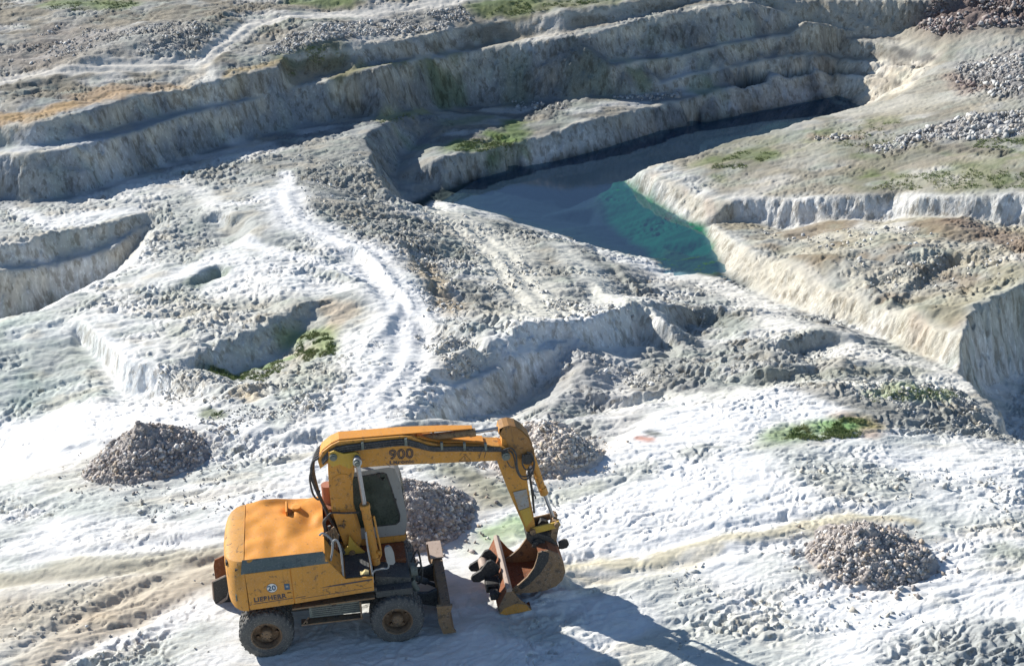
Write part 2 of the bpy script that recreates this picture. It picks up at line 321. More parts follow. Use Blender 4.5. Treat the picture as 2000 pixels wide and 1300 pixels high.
# foreground chalk: large white sheets, grey-green scoured patches
paint(inside([(-100,840),(160,800),(300,780),(600,850),(950,1000),(1130,905),(1300,806),(1500,757),(1620,790),(2100,930),(2100,1400),(-100,1400)], .4)*.75, (.80,.80,.79), .8)
fg = inside([(-100,830),(600,850),(1130,905),(1500,770),(2100,930),(2100,1400),(-100,1400)], .4)
paint(fg*smooth(.0,.3,fbm(CX*.35+4, CY*1.0, 4, 91))*.6, (.42,.45,.41), 1.1)
paint(fg*smooth(.1,.35,fbm(CX*.5+4, CY*1.3, 4, 95))*.45, (.55,.50,.40))
for px, s_, m in [([(-100,820),(240,790),(420,810),(300,850),(120,900),(-100,980)], .3, .9),
                  ([(940,1010),(1300,815),(1500,765),(1680,800),(1300,900),(1500,940),(1300,1020),(1150,1090),(1000,1060)], .3, .95),
                  ([(1140,1080),(1560,900),(1640,1000),(1500,1040),(1200,1110)], .3, .9), ([(1230,890),(1550,850),(1560,1000),(1250,1000)], .4, .9),
                  ([(1550,880),(1700,860),(2100,900),(2100,1010),(1900,1010),(1720,970)], .3, .6),
                  ([(1500,1200),(1700,1150),(1900,1180),(2100,1120),(2100,1200),(1800,1230),(1750,1320),(1560,1320)], .3, .85),
                  ([(560,960),(640,900),(600,1000),(440,1010),(430,1100),(200,1080),(330,1040)], .3, .85), ([(1260,1010),(1500,1090),(1560,1180),(1300,1120),(1120,1120)], .3, .7),
                  ([(150,640),(200,650),(340,730),(330,780),(240,780),(190,720)], .2, .8),
                  ([(330,530),(480,490),(700,560),(560,575),(400,580)], .3, .7), ([(0,395),(90,420),(290,400),(290,420),(100,450),(60,440)], .2, .7),
                  ([(640,700),(700,640),(760,660),(740,790),(650,840),(560,850),(690,760)], .3, .7)]:
    paint(inside(px, s_)*m, WHITE, .35)
for px, wd, c, m, r in [
  ([(545,375),(570,430),(640,455),(700,485),(740,540),(775,590),(800,650),(790,710),(740,770),(700,840)], .8, (.76,.76,.75), .9, .3),
  ([(425,400),(480,395),(545,375),(560,340)], .3, WHITE, .8, .4), ([(350,350),(400,380),(430,420)], .4, CHALK, .8, .5),
  ([(470,470),(560,500),(640,520),(740,545)], .35, WHITE, .85, .5), ([(300,560),(400,510),(470,475)], .4, WHITE, .6, .7),
  ([(880,420),(960,470),(1010,540),(1050,590),(1060,620)], 1.0, (.66,.64,.56), .85, .35),
  ([(1090,480),(1150,530),(1200,590),(1260,620)], .5, (.66,.65,.58), .8, .4),
  ([(1380,545),(1470,590),(1540,650),(1600,660),(1760,710),(1860,745)], .7, (.72,.70,.64), .85, .4),
  ([(1200,760),(1220,690),(1210,830),(1190,880)], .5, (.72,.70,.66), .6, .6),
  ([(1220,800),(1300,780),(1420,770),(1550,745),(1700,752),(1820,745)], .35, (.74,.73,.66), .8, .4),
  ([(1080,660),(1010,692),(1100,640),(1200,625)], .6, WHITE, .6, .9),
  ([(-20,165),(130,130),(280,128),(390,126),(430,95),(490,45),(600,32),(850,6),(1000,-20)], .5, (.66,.63,.57), .95, .2),
  ([(390,126),(405,165)], .5, (.62,.61,.57), .9, .5), ([(330,190),(400,130)], .3, (.62,.52,.38), .5, .3),
  ([(1560,25),(1650,20),(1740,5),(1800,-15)], .8, (.52,.49,.42), .7, .3), ([(1600,55),(1800,72),(2050,55)], 1.4, (.40,.37,.30), .7, .3),
  ([(1750,200),(1850,150),(2050,110)], 1.2, (.40,.38,.32), .5, .3), ([(1660,215),(1800,200),(2050,165)], 1.0, (.42,.41,.35), .7, .3),
  ([(-50,1145),(150,1110),(330,1090),(440,1075)], .4, (.46,.43,.33), .85, .3), ([(60,1290),(180,1220),(330,1160),(430,1120)], .55, (.50,.43,.33), .85, .3),
  ([(-50,1245),(120,1200),(300,1130),(420,1105)], .25, (.62,.56,.46), .6, .3),
  ([(1120,1110),(1280,1085),(1400,1055),(1520,1035),(1650,1015),(1780,1020)], .26, (.56,.51,.37), .9, .3), ([(1110,1140),(1250,1125),(1400,1080)], .16, (.60,.54,.40), .7, .3),
  ([(0,235),(90,215),(210,190),(330,170)], .5, OCHRE, .65, .8), ([(170,185),(220,178)], .9, OCHRE, .6, .7), ([(450,150),(560,125)], .35, (.42,.32,.16), .7, .8), ([(0,225),(60,232),(140,205)], .5, (.44,.29,.13), .6, .7),
  ([(860,190),(890,180)], .5, MOSS, .5, .8), ([(1000,150),(1010,185)], .6, (.16,.20,.11), .35, .8), ([(1130,170),(1160,150),(1185,190)], .7, (.18,.21,.13), .35, .8), ([(1360,180),(1400,178)], .4, MOSS, .5, .8),
  ([(1230,140),(1260,180)], .4, (.2,.25,.12), .5, .8),
  ([(890,290),(960,292),(1000,270),(1010,240)], .55, MOSS, .75, .7), ([(880,240),(950,230)], .5, (.2,.22,.12), .6, .9), ([(960,265),(1020,285)], .3, (.15,.22,.06), .7, .9),
  ([(560,110),(650,88)], .6, (.10,.13,.05), .7, .6), ([(560,155),(640,115),(690,150)], .5, (.24,.20,.13), .6, .7), ([(650,150),(790,125),(900,105)], .25, (.26,.25,.12), .6, .6),
  ([(740,235),(830,222)], .3, (.34,.34,.18), .7, .6), ([(790,270),(840,290)], .4, (.24,.28,.2), .6, .8),
  ([(1195,118),(1340,112),(1470,80)], .2, (.36,.36,.24), .4, .6),
  ([(90,12),(180,8),(250,10)], .6, (.14,.20,.06), .7, .5), ([(580,3),(680,0)], .7, (.14,.20,.06), .7, .5), ([(950,15),(1030,5)], .8, (.12,.18,.05), .7, .5), ([(960,25),(1080,8),(1200,3)], .5, (.18,.20,.09), .6, .5),
  ([(400,800),(430,806)], .22, (.12,.15,.07), .8, .6), ([(540,830),(600,700)], .3, SAGE, .4, .9),
  ([(1520,850),(1600,835),(1680,820)], .5, (.14,.30,.06), .85, .5), ([(1640,810),(1710,815),(1690,840)], .35, (.34,.20,.12), .6, .6), ([(1500,865),(1560,840)], .6, (.34,.37,.27), .6, .7),
  ([(1720,770),(1840,775),(1880,770)], .3, (.40,.46,.26), .6, .7), ([(960,1040),(1010,1030)], .35, (.26,.42,.18), .8, .5), ([(930,1065),(990,1045)], .4, (.46,.5,.36), .6, .6),
  ([(1250,855),(1272,862)], .17, RED, .8, .6), ([(1280,846),(1290,850)], .15, DARK, .8, .6),
  ([(880,925),(930,940),(990,975)], .5, (.20,.20,.14), .8, .6), ([(900,960),(960,985)], .5, (.36,.34,.26), .7, .6),
  ([(1330,890),(1390,880)], .3, (.26,.28,.25), .6, 1), ([(1100,950),(1200,935),(1260,915)], .4, (.40,.42,.37), .6, 1), ([(1000,955),(1100,975),(1160,950)], .35, (.34,.36,.28), .5, 1),
  ([(1600,910),(1700,925),(1740,950)], .8, (.46,.48,.44), .75, 1), ([(1560,890),(1650,900)], .6, (.5,.52,.5), .6, 1),
  ([(1940,1080),(2050,1100)], .35, (.28,.31,.27), .8, 1), ([(1900,1270),(2050,1280)], .8, (.28,.30,.30), .8, 1), ([(1750,1290),(1900,1240)], .6, (.46,.47,.45), .7, 1), ([(1300,1150),(1400,1240),(1350,1290)], .8, (.52,.54,.51), .75, 1),
  ([(1560,1120),(1620,1100)], .3, (.45,.46,.4), .6, .8), ([(1560,1280),(1480,1100)], .4, (.55,.56,.5), .4, .8),
  ([(0,1200),(200,1180)], .6, (.44,.39,.31), .8, .8), ([(140,1200),(190,1190)], .25, (.44,.30,.17), .6, .8), ([(0,1280),(140,1180)], .6, (.45,.46,.42), .5, .9), ([(300,1290),(400,1240)], .5, (.44,.47,.44), .7, .9),
  ([(150,985),(330,1000),(400,1010)], .5, (.48,.51,.48), .6, .9), ([(340,1020),(400,1000)], .2, (.33,.35,.33), .7, .9), ([(100,960),(200,900)], .4, (.56,.58,.53), .6, .9),
  ([(1720,800),(1880,830),(1940,850)], .7, (.27,.28,.26), .8, 1.2), ([(1600,775),(1750,800)], .35, (.28,.27,.24), .6, 1.1),
  ([(1500,740),(1650,725),(1800,725)], .35, (.26,.27,.22), .65, 1.1), ([(1550,680),(1620,650)], .35, (.24,.26,.23), .6, 1.2), ([(1300,590),(1380,620),(1450,615)], .4, (.2,.2,.17), .6, 1.2), ([(1260,570),(1300,590),(1340,650)], .35, (.30,.30,.28), .7, 1.1),
  ([(1400,620),(1460,640)], .4, (.30,.33,.30), .6, 1), ([(1290,730),(1340,760),(1260,740)], .5, (.28,.28,.26), .7, 1.3), ([(1130,700),(1200,740),(1100,770)], .9, (.42,.42,.41), .6, 1.3),
  ([(820,520),(860,570),(880,610)], .5, (.42,.34,.23), .8, 1.2), ([(640,590),(680,610),(660,640)], .35, (.52,.40,.27), .55, 1.1), ([(470,760),(500,770)], .3, (.58,.48,.32), .6, 1.1),
  ([(560,700),(600,690)], .4, (.54,.47,.34), .5, .8), ([(580,660),(640,650),(630,680)], .45, (.24,.30,.13), .8, .5), ([(500,720),(550,708)], .28, (.20,.29,.12), .8, .5), ([(400,710),(450,728),(500,715)], .28, (.15,.19,.10), .75, .6),
  ([(385,555),(430,535)], .35, (.20,.25,.20), .8, .5), ([(225,530),(225,480),(290,430)], .6, (.30,.31,.30), .3, .8)]:
    paint(near(px, wd)*m, c, r)
# far rubble, plateau turf
for px, m in [([(130,130),(200,60),(340,40),(430,60),(390,110),(250,110)], .5), ([(480,110),(560,60),(760,25),(900,5),(930,40),(640,75)], .4)]:
    paint(inside(px, .5)*m, (.40,.40,.39), 1.8)
paint(inside([(0,90),(120,40),(230,60),(120,130),(0,150)], .8)*.6, (.28,.25,.23), 1.4)
paint(inside([(1780,40),(1860,-10),(2100,-10),(2100,55),(1900,72),(1820,75)], .5)*.9, (.17,.13,.12), 2.4)
paint(inside([(1860,130),(2100,90),(2100,200),(1940,190)], .4)*.85, (.29,.28,.28), 2.2)
paint(inside([(1750,275),(1850,235),(2100,212),(2100,272),(1900,278)], .4)*.9, (.32,.32,.33), 2.2)
pl = inside([(1245,335),(1450,270),(1650,212),(1830,200),(2100,200),(2100,380),(1420,390)], .3)
tn = fbm(CX*.35, CY*.35, 4, 101)
for px, wd, m in [([(1380,320),(1440,300),(1500,305)], .9, .75), ([(1560,270),(1700,240),(1760,230)], .9, .6), ([(1640,290),(1720,300)], .9, .6), ([(1700,350),(1850,355),(2050,345)], 1.1, .8), ([(1900,282),(2050,280)], .5, .95), ([(1780,285),(1880,300),(2050,300)], .5, .7), ([(1400,345),(1420,350)], .5, .6), ([(1480,290),(1640,270)], 1.5, .4), ([(1860,330),(2050,310)], .8, .6)]:
    paint(near(px, wd*.8)*m*(.25+.75*smooth(-.15,.25,fbm(CX*1.3, CY*1.1, 4, 107))), (.12,.16,.055), .3)
paint(pl*smooth(.0,.35,tn)*.35, (.46,.42,.33)); paint(pl*smooth(.05,.3,-tn)*.35, (.17,.175,.115))
paint(near([(1690,290),(1740,300),(1800,275),(1840,290),(1960,300)], .35)*.7, (.20,.18,.15), 1.8)
paint(near([(1590,268),(1670,270)], .3)*.6, (.25,.19,.15), 1.5); paint(near([(1860,150),(1890,180),(1930,170)], .5)*.6, (.28,.21,.18), 1.5); paint(near([(1700,215),(1780,195)], .4)*.6, (.5,.48,.42))
lp = inside([(1400,445),(1560,430),(2100,440),(2100,600),(1900,590),(1885,655),(1700,600)], .2)
paint(lp*smooth(.02,.3,fbm(CX*.7, CY*.9, 4, 105))*.6, (.24,.18,.12), 1.1); paint(lp*smooth(.05,.35,-fbm(CX*.7, CY*.9, 4, 105))*.5, (.56,.52,.42), 1.1)
paint(near([(1880,440),(1990,470),(2050,500)], .7)*.65, (.20,.13,.09), 1.3); paint(near([(1800,640),(1870,600),(2000,540)], .8)*.5, (.33,.33,.24), .4)
# faces
slc = SLOPE[::K, ::K]
paint(inside([(1430,383),(2100,375),(2100,445),(1430,445)], .15)*smooth(.3,.8,slc)*.9, (.74,.73,.70), .6)
face = inside([(1245,335),(1420,396),(1420,450),(1700,600),(1890,655),(1885,730),(1700,665),(1400,545),(1345,440),(1213,350)], .15)
paint(face*smooth(.25,.7,slc)*.9, (.50,.465,.385), .7)
paint(face*smooth(.25,.7,slc)*smooth(.1,.35,fbm(CX*2.2, CY*.5, 3, 111))*.4, (.50,.38,.30)); 
hz = H0[::K, ::K]
uw = blur((hz < ZW+.04).astype(np.float32), 1, 1)*((CX > 4) & (CY > 20) & (CX < 34) & (CY < 52))
paint(uw, (.030,.050,.052), .5)
paint(uw*smooth(-3.04,-3.35,hz), (.020,.032,.055), .2)
paint(uw*inside([(1190,352),(1250,350),(1400,440),(1400,530),(1300,520),(1240,478),(1190,445),(1172,405)], .15)*.95, (.002,.15,.08), .8)
paint(uw*inside([(1290,490),(1400,480),(1400,540),(1300,535)], .15)*.8, (.03,.075,.035), .8)
ee = inside([(1600,150),(1640,70),(1830,105),(1780,170),(1660,212)], .1)
paint(ee*smooth(.0,.3,fbm(CX*2.6+CY*1.2, CY*.7-CX*.3, 3, 115))*.6, (.30,.27,.23)); paint(ee*smooth(.05,.3,-fbm(CX*2.6+CY*1.2, CY*.7-CX*.3, 3, 115))*.5, (.70,.66,.56))
for l_ in ([(1612,106),(1700,113),(1750,123),(1795,133)], [(1612,138),(1675,146),(1725,155),(1765,165)], [(1640,62),(1700,71),(1760,79)]): paint(near(l_, .16)*.75, (.22,.20,.17))
for q_ in ([(1745,100),(1768,108)], [(1803,112),(1812,122)]): paint(near(q_, .28)*.8, (.10,.10,.10))
for px, wd in (([(-60,1145),(150,1110),(330,1090),(440,1075)], .9), ([(0,1299),(180,1222),(330,1160),(440,1115)], 1.0), ([(1110,1115),(1400,1062),(1650,1018),(1800,1020)], .5)):
    m = np.clip(near(px, wd), 0, 1); RGH = RGH*(1-m*.8)+.18*m*.8
paint(near([(-40,1250),(150,1205),(300,1150),(430,1110)], .8)*.5, (.50,.435,.34)); paint(near([(-40,1160),(200,1135),(430,1090)], .5)*.4, (.52,.46,.35))
for (x_, y_, r_) in ((-3.2, 8.35, 1.34), (3.05, 3.45, 1.4), (6.75, 6.15, 1.28), (12.8, -.15, 1.1)):
    d_ = np.hypot(WX-x_, WY-y_)/r_; paint(smooth(1.5, .95, d_)*.55, (.42,.385,.36))
# bare lips along the cuts, painted pale as sunlit edges
for l in (c1c, c2c, wl, c1r, b2, b3, l1, uc, h1, h2):
    q = np.array(l)[:, :2]; d = np.full(SH, 99.)
    for a, b_ in zip(q[:-1], q[1:]):
        x0, x1, y0, y1 = min(a[0], b_[0])-.8, max(a[0], b_[0])+.8, min(a[1], b_[1])-.8, max(a[1], b_[1])+.8
        j0, j1 = [int(np.clip((v_-GX0)/GR/K, 0, SH[1])) for v_ in (x0, x1)]; i0, i1 = [int(np.clip((v_-GY0)/GR/K, 0, SH[0])) for v_ in (y0, y1)]
        if i1 <= i0 or j1 <= j0: continue
        X, Y = WX[i0:i1, j0:j1], WY[i0:i1, j0:j1]; ev = b_-a; t_ = np.clip(((X-a[0])*ev[0]+(Y-a[1])*ev[1])/(ev@ev+1e-9), 0, 1)
        d[i0:i1, j0:j1] = np.minimum(d[i0:i1, j0:j1], np.hypot(X-a[0]-t_*ev[0], Y-a[1]-t_*ev[1]))
    paint(np.clip(1.4-d/.16, 0, 1)*(.55+.4*smooth(-.2, .2, n2)), (.58,.545,.46))
RUG = inside([(800,500),(880,450),(1000,480),(1120,560),(1290,590),(1480,600),(1700,680),(1890,750),(1950,830),(1700,790),(1560,735),(1400,745),(1290,800),(1180,790),(1150,690),(960,700),(850,640)], .4)*.6
RUG = np.maximum(RUG, inside([(300,600),(560,560),(700,640),(640,760),(420,790),(330,740)], .4)*.35); RUG = np.maximum(RUG, inside([(-50,180),(350,140),(520,120),(400,160),(200,200),(-50,238)], .3)*.4)
RUG = np.maximum(RUG, inside([(1600,150),(1640,70),(1830,105),(1780,170),(1660,212)], .1)*.5)
RUG = np.maximum(RUG, inside([(1420,460),(2050,450),(2050,530),(1850,600),(1600,540)], .4)*.35)
for l, s_ in (([(840,520),(870,590),(920,640)], .5), ([(1080,700),(1200,740)], .5)): RUG = np.maximum(RUG, near(l, .8)*s_)
for l, w_ in (([(880,420),(960,470),(1010,540),(1050,590),(1060,615)], 1.0), ([(1090,480),(1150,530),(1200,590)], .6), ([(1380,545),(1470,590),(1540,640),(1600,660),(1760,710),(1860,745)], .8), ([(1220,690),(1212,780),(1200,880)], .5), ([(1240,800),(1420,772),(1550,747),(1700,754),(1820,747)], .45)): RUG = RUG*(1-near(l, w_)*.9)
RUG = blur(RUG*(SLOPE[::K, ::K] < .7), 2, 2)
RUT = np.zeros(SH, np.float32)
for px, off, dp in (([(-60,1130),(150,1105),(330,1085),(440,1068)], .9, .07), ([(40,1299),(180,1222),(330,1160),(440,1110)], .9, .08), ([(1110,1122),(1280,1092),(1400,1062),(1520,1040),(1650,1018),(1800,1020)], .8, .07),
                    ([(560,380),(580,430),(650,460),(712,495),(750,550),(785,600),(805,660),(790,720),(735,780)], .7, .05), ([(-20,168),(130,132),(390,128),(490,48),(600,34)], .5, .06), ([(900,440),(970,500),(1040,590)], .7, .05)):
    p = W(px); nrm = np.gradient(p, axis=0); nrm = np.stack([-nrm[:, 1], nrm[:, 0]], 1); nrm /= np.linalg.norm(nrm, axis=1)[:, None]
    for sg in (-.5, .5):
        q = p+nrm*off*sg*2*.55; d = np.full(SH, 99.)
        for a, b_ in zip(q[:-1], q[1:]):
            ev = b_-a; x0, x1, y0, y1 = min(a[0], b_[0])-1, max(a[0], b_[0])+1, min(a[1], b_[1])-1, max(a[1], b_[1])+1
            j0, j1 = [int(np.clip((v_-GX0)/GR/K, 0, SH[1])) for v_ in (x0, x1)]; i0, i1 = [int(np.clip((v_-GY0)/GR/K, 0, SH[0])) for v_ in (y0, y1)]
            if i1 <= i0 or j1 <= j0: continue
            X, Y = CX[i0:i1, j0:j1]+.08*fbm(CX[i0:i1, j0:j1], CY[i0:i1, j0:j1], 2, 5), CY[i0:i1, j0:j1]; t_ = np.clip(((X-a[0])*ev[0]+(Y-a[1])*ev[1])/(ev@ev), 0, 1)
            d[i0:i1, j0:j1] = np.minimum(d[i0:i1, j0:j1], np.hypot(X-a[0]-t_*ev[0], Y-a[1]-t_*ev[1]))
        RUT += dp*np.exp(-(d/.17)**2)-dp*.45*np.exp(-((d-.33)/.12)**2)
RUT = np.kron(RUT, np.ones((K, K), np.float32))[:H0.shape[0], :H0.shape[1]]; RUG = np.kron(RUG, np.ones((K, K), np.float32))[:H0.shape[0], :H0.shape[1]]
RUT = blur(RUT.astype(np.float32), 1, 2); RUG = blur(RUG.astype(np.float32), 2, 1)
ROUGH = np.kron(RGH, np.ones((K, K), np.float32))[:H0.shape[0], :H0.shape[1]]
ROUGH = blur(ROUGH, 3, 1)
def samp3(x, y):
    fx = np.clip((x-GX0)/GR/K, 0, SH[1]-1.001); fy = np.clip((y-GY0)/GR/K, 0, SH[0]-1.001)
    ix = fx.astype(int); iy = fy.astype(int); fx = (fx-ix)[..., None]; fy = (fy-iy)[..., None]
    return (ALB[iy, ix]*(1-fx)+ALB[iy, ix+1]*fx)*(1-fy)+(ALB[iy+1, ix]*(1-fx)+ALB[iy+1, ix+1]*fx)*fy
# grid with its lines closer together near the excavator
rows = [-9.0]
while rows[-1] < 84: rows.append(rows[-1]+0.0016*max(18, rows[-1]+27))
rows = [-30, -20, -14, -11]+rows+[88, 95, 105, 120, 150, 200, 300, 500]
rows = np.array(rows); ny = len(rows)
ncol = 960
s = np.linspace(-1, 1, ncol)
sd_ = 1+np.cumsum(.002*1.0135**np.arange(190)); s = np.r_[-12, -6, -3.5, -sd_[::-1], s, sd_, 3.5, 6, 12]
nx = len(s)
yy = np.repeat(rows[:, None], nx, 1)
cd = np.clip(yy+27, 16, 130)
xx = 2.2+cd*math.tan(YAW)+s[None, :]*(0.385*cd+1.4)
def ground_h(x, y, detail=True):
    wob = .15*fbm(x*.9, y*.9, 3, 5); wob2 = .15*fbm(x*.9, y*.9, 3, 11)
    sl = samp(SLOPE, x, y); st = smooth(.35, .9, sl)
    g_x = samp(gx, x, y); g_y = samp(gy, x, y); n = np.maximum(sl, .05)
    # flutes: shift the surface up/down the slope direction
    fl = (.10*vn(x*2.1, y*2.1, 1)+.07*vn(x*5.3, y*5.3, 2)+.03*vn(x*13, y*13, 3))*st
    qx = x+wob*.8+fl*g_x/n; qy = y+wob2*.8+fl*g_y/n
    h = samp(HB, qx, qy)
    if not detail: return h
    rough = samp(ROUGH, x, y)
    far = np.clip((y-10)/40, 0, 1)
    h = h+(.10*fbm(x*.55, y*.55, 3, 21))*(1-.5*st)*(.45+.55*rough)
    xr = x*.985+y*.17; yr = -x*.17+y*.985
    rip = 1-np.abs(fbm(xr*1.1+.35*vn(x*2, y*2, 8), yr*2.6, 4, 31))*2
    h = h+.06*rip*rough*(1-.6*st)*(1+.5*far)
    cell = np.abs(vn(xr*2.9+.5*vn(x*3, y*3, 4), yr*7.0+.7*vn(x*3, y*3, 6), 41))
    var = .12+1.1*smooth(-.25, .35, fbm(x*.38, y*.6, 3, 151)); rough = rough*var*(1-.72*samp(RUG, x, y))
    h = h+.030*cell*rough*(1-.5*st)*(1+.35*far)
    cell2 = np.abs(vn(xr*7.5+.6*vn(x*7, y*7, 4), yr*15, 43))
    h = h+.011*cell2*rough*(1-.4*st)*(1+.5*far)+.010*fbm(x*21, y*21, 2, 51)*(.3+.7*rough)
    # eroded ridges and gullies of the broken ground, wheel ruts
    rug = samp(RUG, x, y)
    a_ = x*.80-y*.60; b_ = x*.60+y*.80
    g1 = np.abs(fbm(a_*.28+.3*vn(x*.8, y*.8, 7), b_*.75, 3, 161)); g2 = np.abs(fbm(x*1.3, y*1.5, 3, 163))
    h = h+rug*(1.15*(np.minimum(g1, .33)-.17)+.07*(np.minimum(g2, .4)-.16)-.05*smooth(.05, .0, g2))
    h = h-samp(RUT, x, y)
    # erosion lines running down the powdery slopes
    h = h-.030*smooth(.07, .0, np.abs(fbm(xr*.28, yr*1.5, 3, 171)))*(1-st)
    # rock ledges: gently sloping treads, abrupt little steps
    L = (fbm(x*.55+1.5, y*.75, 3, 131)+.25*fbm(x*2.1, y*2.6, 2, 133))*5; fr_ = L-np.floor(L); T = (np.floor(L)+smooth(.68, 1, fr_))-L
    h = h+(.11*rough+.13*rug)*T*(1-.7*st)
    L = (fbm(xr*.30, yr*.95, 3, 141)+.22*fbm(xr*1.6, yr*3.4, 3, 143))*8; fr_ = L-np.floor(L); T = (np.floor(L)+smooth(.75, 1, fr_))-L
    h = h+.075*T*(.25+.75*rough)*(1-.7*st)
    return h
def exc_flat(x, y, h):                            # packed ground under the wheels
    m = smooth(1.9, .6, np.maximum(np.abs(x-1.6)-2.2, np.abs(y+.2)-1.2))
    h = h*(1-m)+(.035+.3*(h-.0))*m
    return h+.26*np.exp(-((x-5.75)/.75)**2-((y-.1)/.9)**2)+.05*np.exp(-((x-4.9)/.6)**2-((y-.6)/1.2)**2)
# ------------------------------------------------ node helpers
def newmat(name):
    m = D.materials.new(name); m.use_nodes = True; t = m.node_tree; t.nodes.clear()
    o = t.nodes.new('ShaderNodeOutputMaterial'); b = t.nodes.new('ShaderNodeBsdfPrincipled'); t.links.new(b.outputs[0], o.inputs[0])
    return m, t, b, o
def N(t, kind, **kw):
    n = t.nodes.new(kind)
    for k, v in kw.items():
        if k.startswith('i_'): n.inputs[int(k[2:]) if k[2:].isdigit() else k[2:]].default_value = v
        else: setattr(n, k, v)
    return n
def math_(t, op, a, b=None, c=None):
    n = t.nodes.new('ShaderNodeMath'); n.operation = op
    for i, q in enumerate((a, b, c)):
        if q is None: continue
        if isinstance(q, (int, float)): n.inputs[i].default_value = q
        else: t.links.new(q, n.inputs[i])
    return n.outputs[0]
def mix(t, f, a, b, mode='MIX'):
    n = t.nodes.new('ShaderNodeMix'); n.data_type = 'RGBA'; n.blend_type = mode
    for i, q in ((0, f), (6, a), (7, b)):
        if isinstance(q, (int, float)): n.inputs[i].default_value = q
        elif isinstance(q, tuple): n.inputs[i].default_value = q+(1,) if len(q) == 3 else q
        else: t.links.new(q, n.inputs[i])
    return n.outputs[2]
def noise(t, vec, scale, detail=4, rough=.55, dist=0):
    n = t.nodes.new('ShaderNodeTexNoise'); n.inputs['Scale'].default_value = scale; n.inputs['Detail'].default_value = detail
    n.inputs['Roughness'].default_value = rough; n.inputs['Distortion'].default_value = dist
    if vec is not None: t.links.new(vec, n.inputs['Vector'])
    return n.outputs[0]
def ramp(t, f, a, b):
    n = t.nodes.new('ShaderNodeMapRange'); n.interpolation_type = 'SMOOTHSTEP'; t.links.new(f, n.inputs[0]); n.inputs[1].default_value = a; n.inputs[2].default_value = b
    return n.outputs[0]
def coords(t, scale=(1, 1, 1), rot=(0, 0, 0)):
    c = t.nodes.new('ShaderNodeTexCoord'); m = t.nodes.new('ShaderNodeMapping'); m.inputs['Scale'].default_value = scale; m.inputs['Rotation'].default_value = rot
    t.links.new(c.outputs['Object'], m.inputs[0]); return m.outputs[0]
def bump(t, h, strength, dist):
    n = t.nodes.new('ShaderNodeBump'); n.inputs['Strength'].default_value = strength; n.inputs['Distance'].default_value = dist
    t.links.new(h, n.inputs['Height']); return n.outputs[0]

gm, t, b, o = newmat('chalk_ground')
at = N(t, 'ShaderNodeAttribute', attribute_name='Col'); ar = N(t, 'ShaderNodeAttribute', attribute_name='rough')
c0 = coords(t); cs = coords(t, (1, 1, .12)); cr = coords(t, (.6, 1.5, 1), (0, 0, rad(-10)))
geo = t.nodes.new('ShaderNodeNewGeometry'); sp = t.nodes.new('ShaderNodeSeparateXYZ'); t.links.new(geo.outputs['True Normal'], sp.inputs[0])
steep = ramp(t, sp.outputs[2], .82, .55)
s1 = noise(t, cs, 4.2, 6, .65); s2 = noise(t, cs, 11, 4, .6)
nA = noise(t, cr, 2.3, 8, .68, .4); nB = noise(t, cr, 9, 6, .65, .3); nC = noise(t, c0, 30, 4, .6)
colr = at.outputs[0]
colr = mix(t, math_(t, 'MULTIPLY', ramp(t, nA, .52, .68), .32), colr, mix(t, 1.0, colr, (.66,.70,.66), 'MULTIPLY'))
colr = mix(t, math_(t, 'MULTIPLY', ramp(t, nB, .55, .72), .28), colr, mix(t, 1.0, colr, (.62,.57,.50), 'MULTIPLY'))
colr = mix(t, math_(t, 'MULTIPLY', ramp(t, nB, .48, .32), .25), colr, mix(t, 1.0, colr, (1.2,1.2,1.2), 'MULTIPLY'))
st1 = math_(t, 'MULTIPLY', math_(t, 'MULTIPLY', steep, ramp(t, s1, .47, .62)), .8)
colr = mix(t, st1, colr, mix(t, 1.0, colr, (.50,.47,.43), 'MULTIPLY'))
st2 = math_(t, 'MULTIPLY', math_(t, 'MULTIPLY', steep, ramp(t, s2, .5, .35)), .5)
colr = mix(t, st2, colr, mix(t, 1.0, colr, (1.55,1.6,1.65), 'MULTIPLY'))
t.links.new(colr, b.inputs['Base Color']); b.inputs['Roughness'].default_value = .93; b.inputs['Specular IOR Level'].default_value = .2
hh = math_(t, 'ADD', math_(t, 'MULTIPLY', nB, .38), math_(t, 'ADD', math_(t, 'MULTIPLY', nC, .14), math_(t, 'MULTIPLY', nA, .8)))
hh = math_(t, 'MULTIPLY', hh, math_(t, 'ADD', .35, math_(t, 'MULTIPLY', ar.outputs[2], .75)))
hh = math_(t, 'ADD', hh, math_(t, 'MULTIPLY', steep, math_(t, 'ADD', math_(t, 'MULTIPLY', s1, 1.6), math_(t, 'MULTIPLY', s2, .6))))
t.links.new(bump(t, hh, .9, .04), b.inputs['Normal'])

h = exc_flat(xx, yy, ground_h(xx, yy))
h = np.where(yy > 84, h+(yy-84)*.05, h)
v = np.stack([xx, yy, h], -1).reshape(-1, 3).astype(np.float32)
i0 = (np.arange(ny-1)[:, None]*nx+np.arange(nx-1)[None, :]).ravel()
fc = np.stack([i0, i0+1, i0+nx+1, i0+nx], 1).ravel().astype(np.int32)
me = D.meshes.new('ground'); me.vertices.add(len(v)); me.vertices.foreach_set('co', v.ravel())
me.loops.add(len(fc)); me.loops.foreach_set('vertex_index', fc); me.polygons.add(len(i0))
me.polygons.foreach_set('loop_start', np.arange(0, len(fc), 4, dtype=np.int32)); me.polygons.foreach_set('use_smooth', np.ones(len(i0), bool))
me.update(); ca = me.color_attributes.new('Col', 'FLOAT_COLOR', 'POINT')
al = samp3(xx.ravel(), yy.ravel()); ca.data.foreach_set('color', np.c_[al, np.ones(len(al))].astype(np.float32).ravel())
ra = me.attributes.new('rough', 'FLOAT', 'POINT'); ra.data.foreach_set('value', samp(ROUGH, xx, yy).ravel().astype(np.float32))
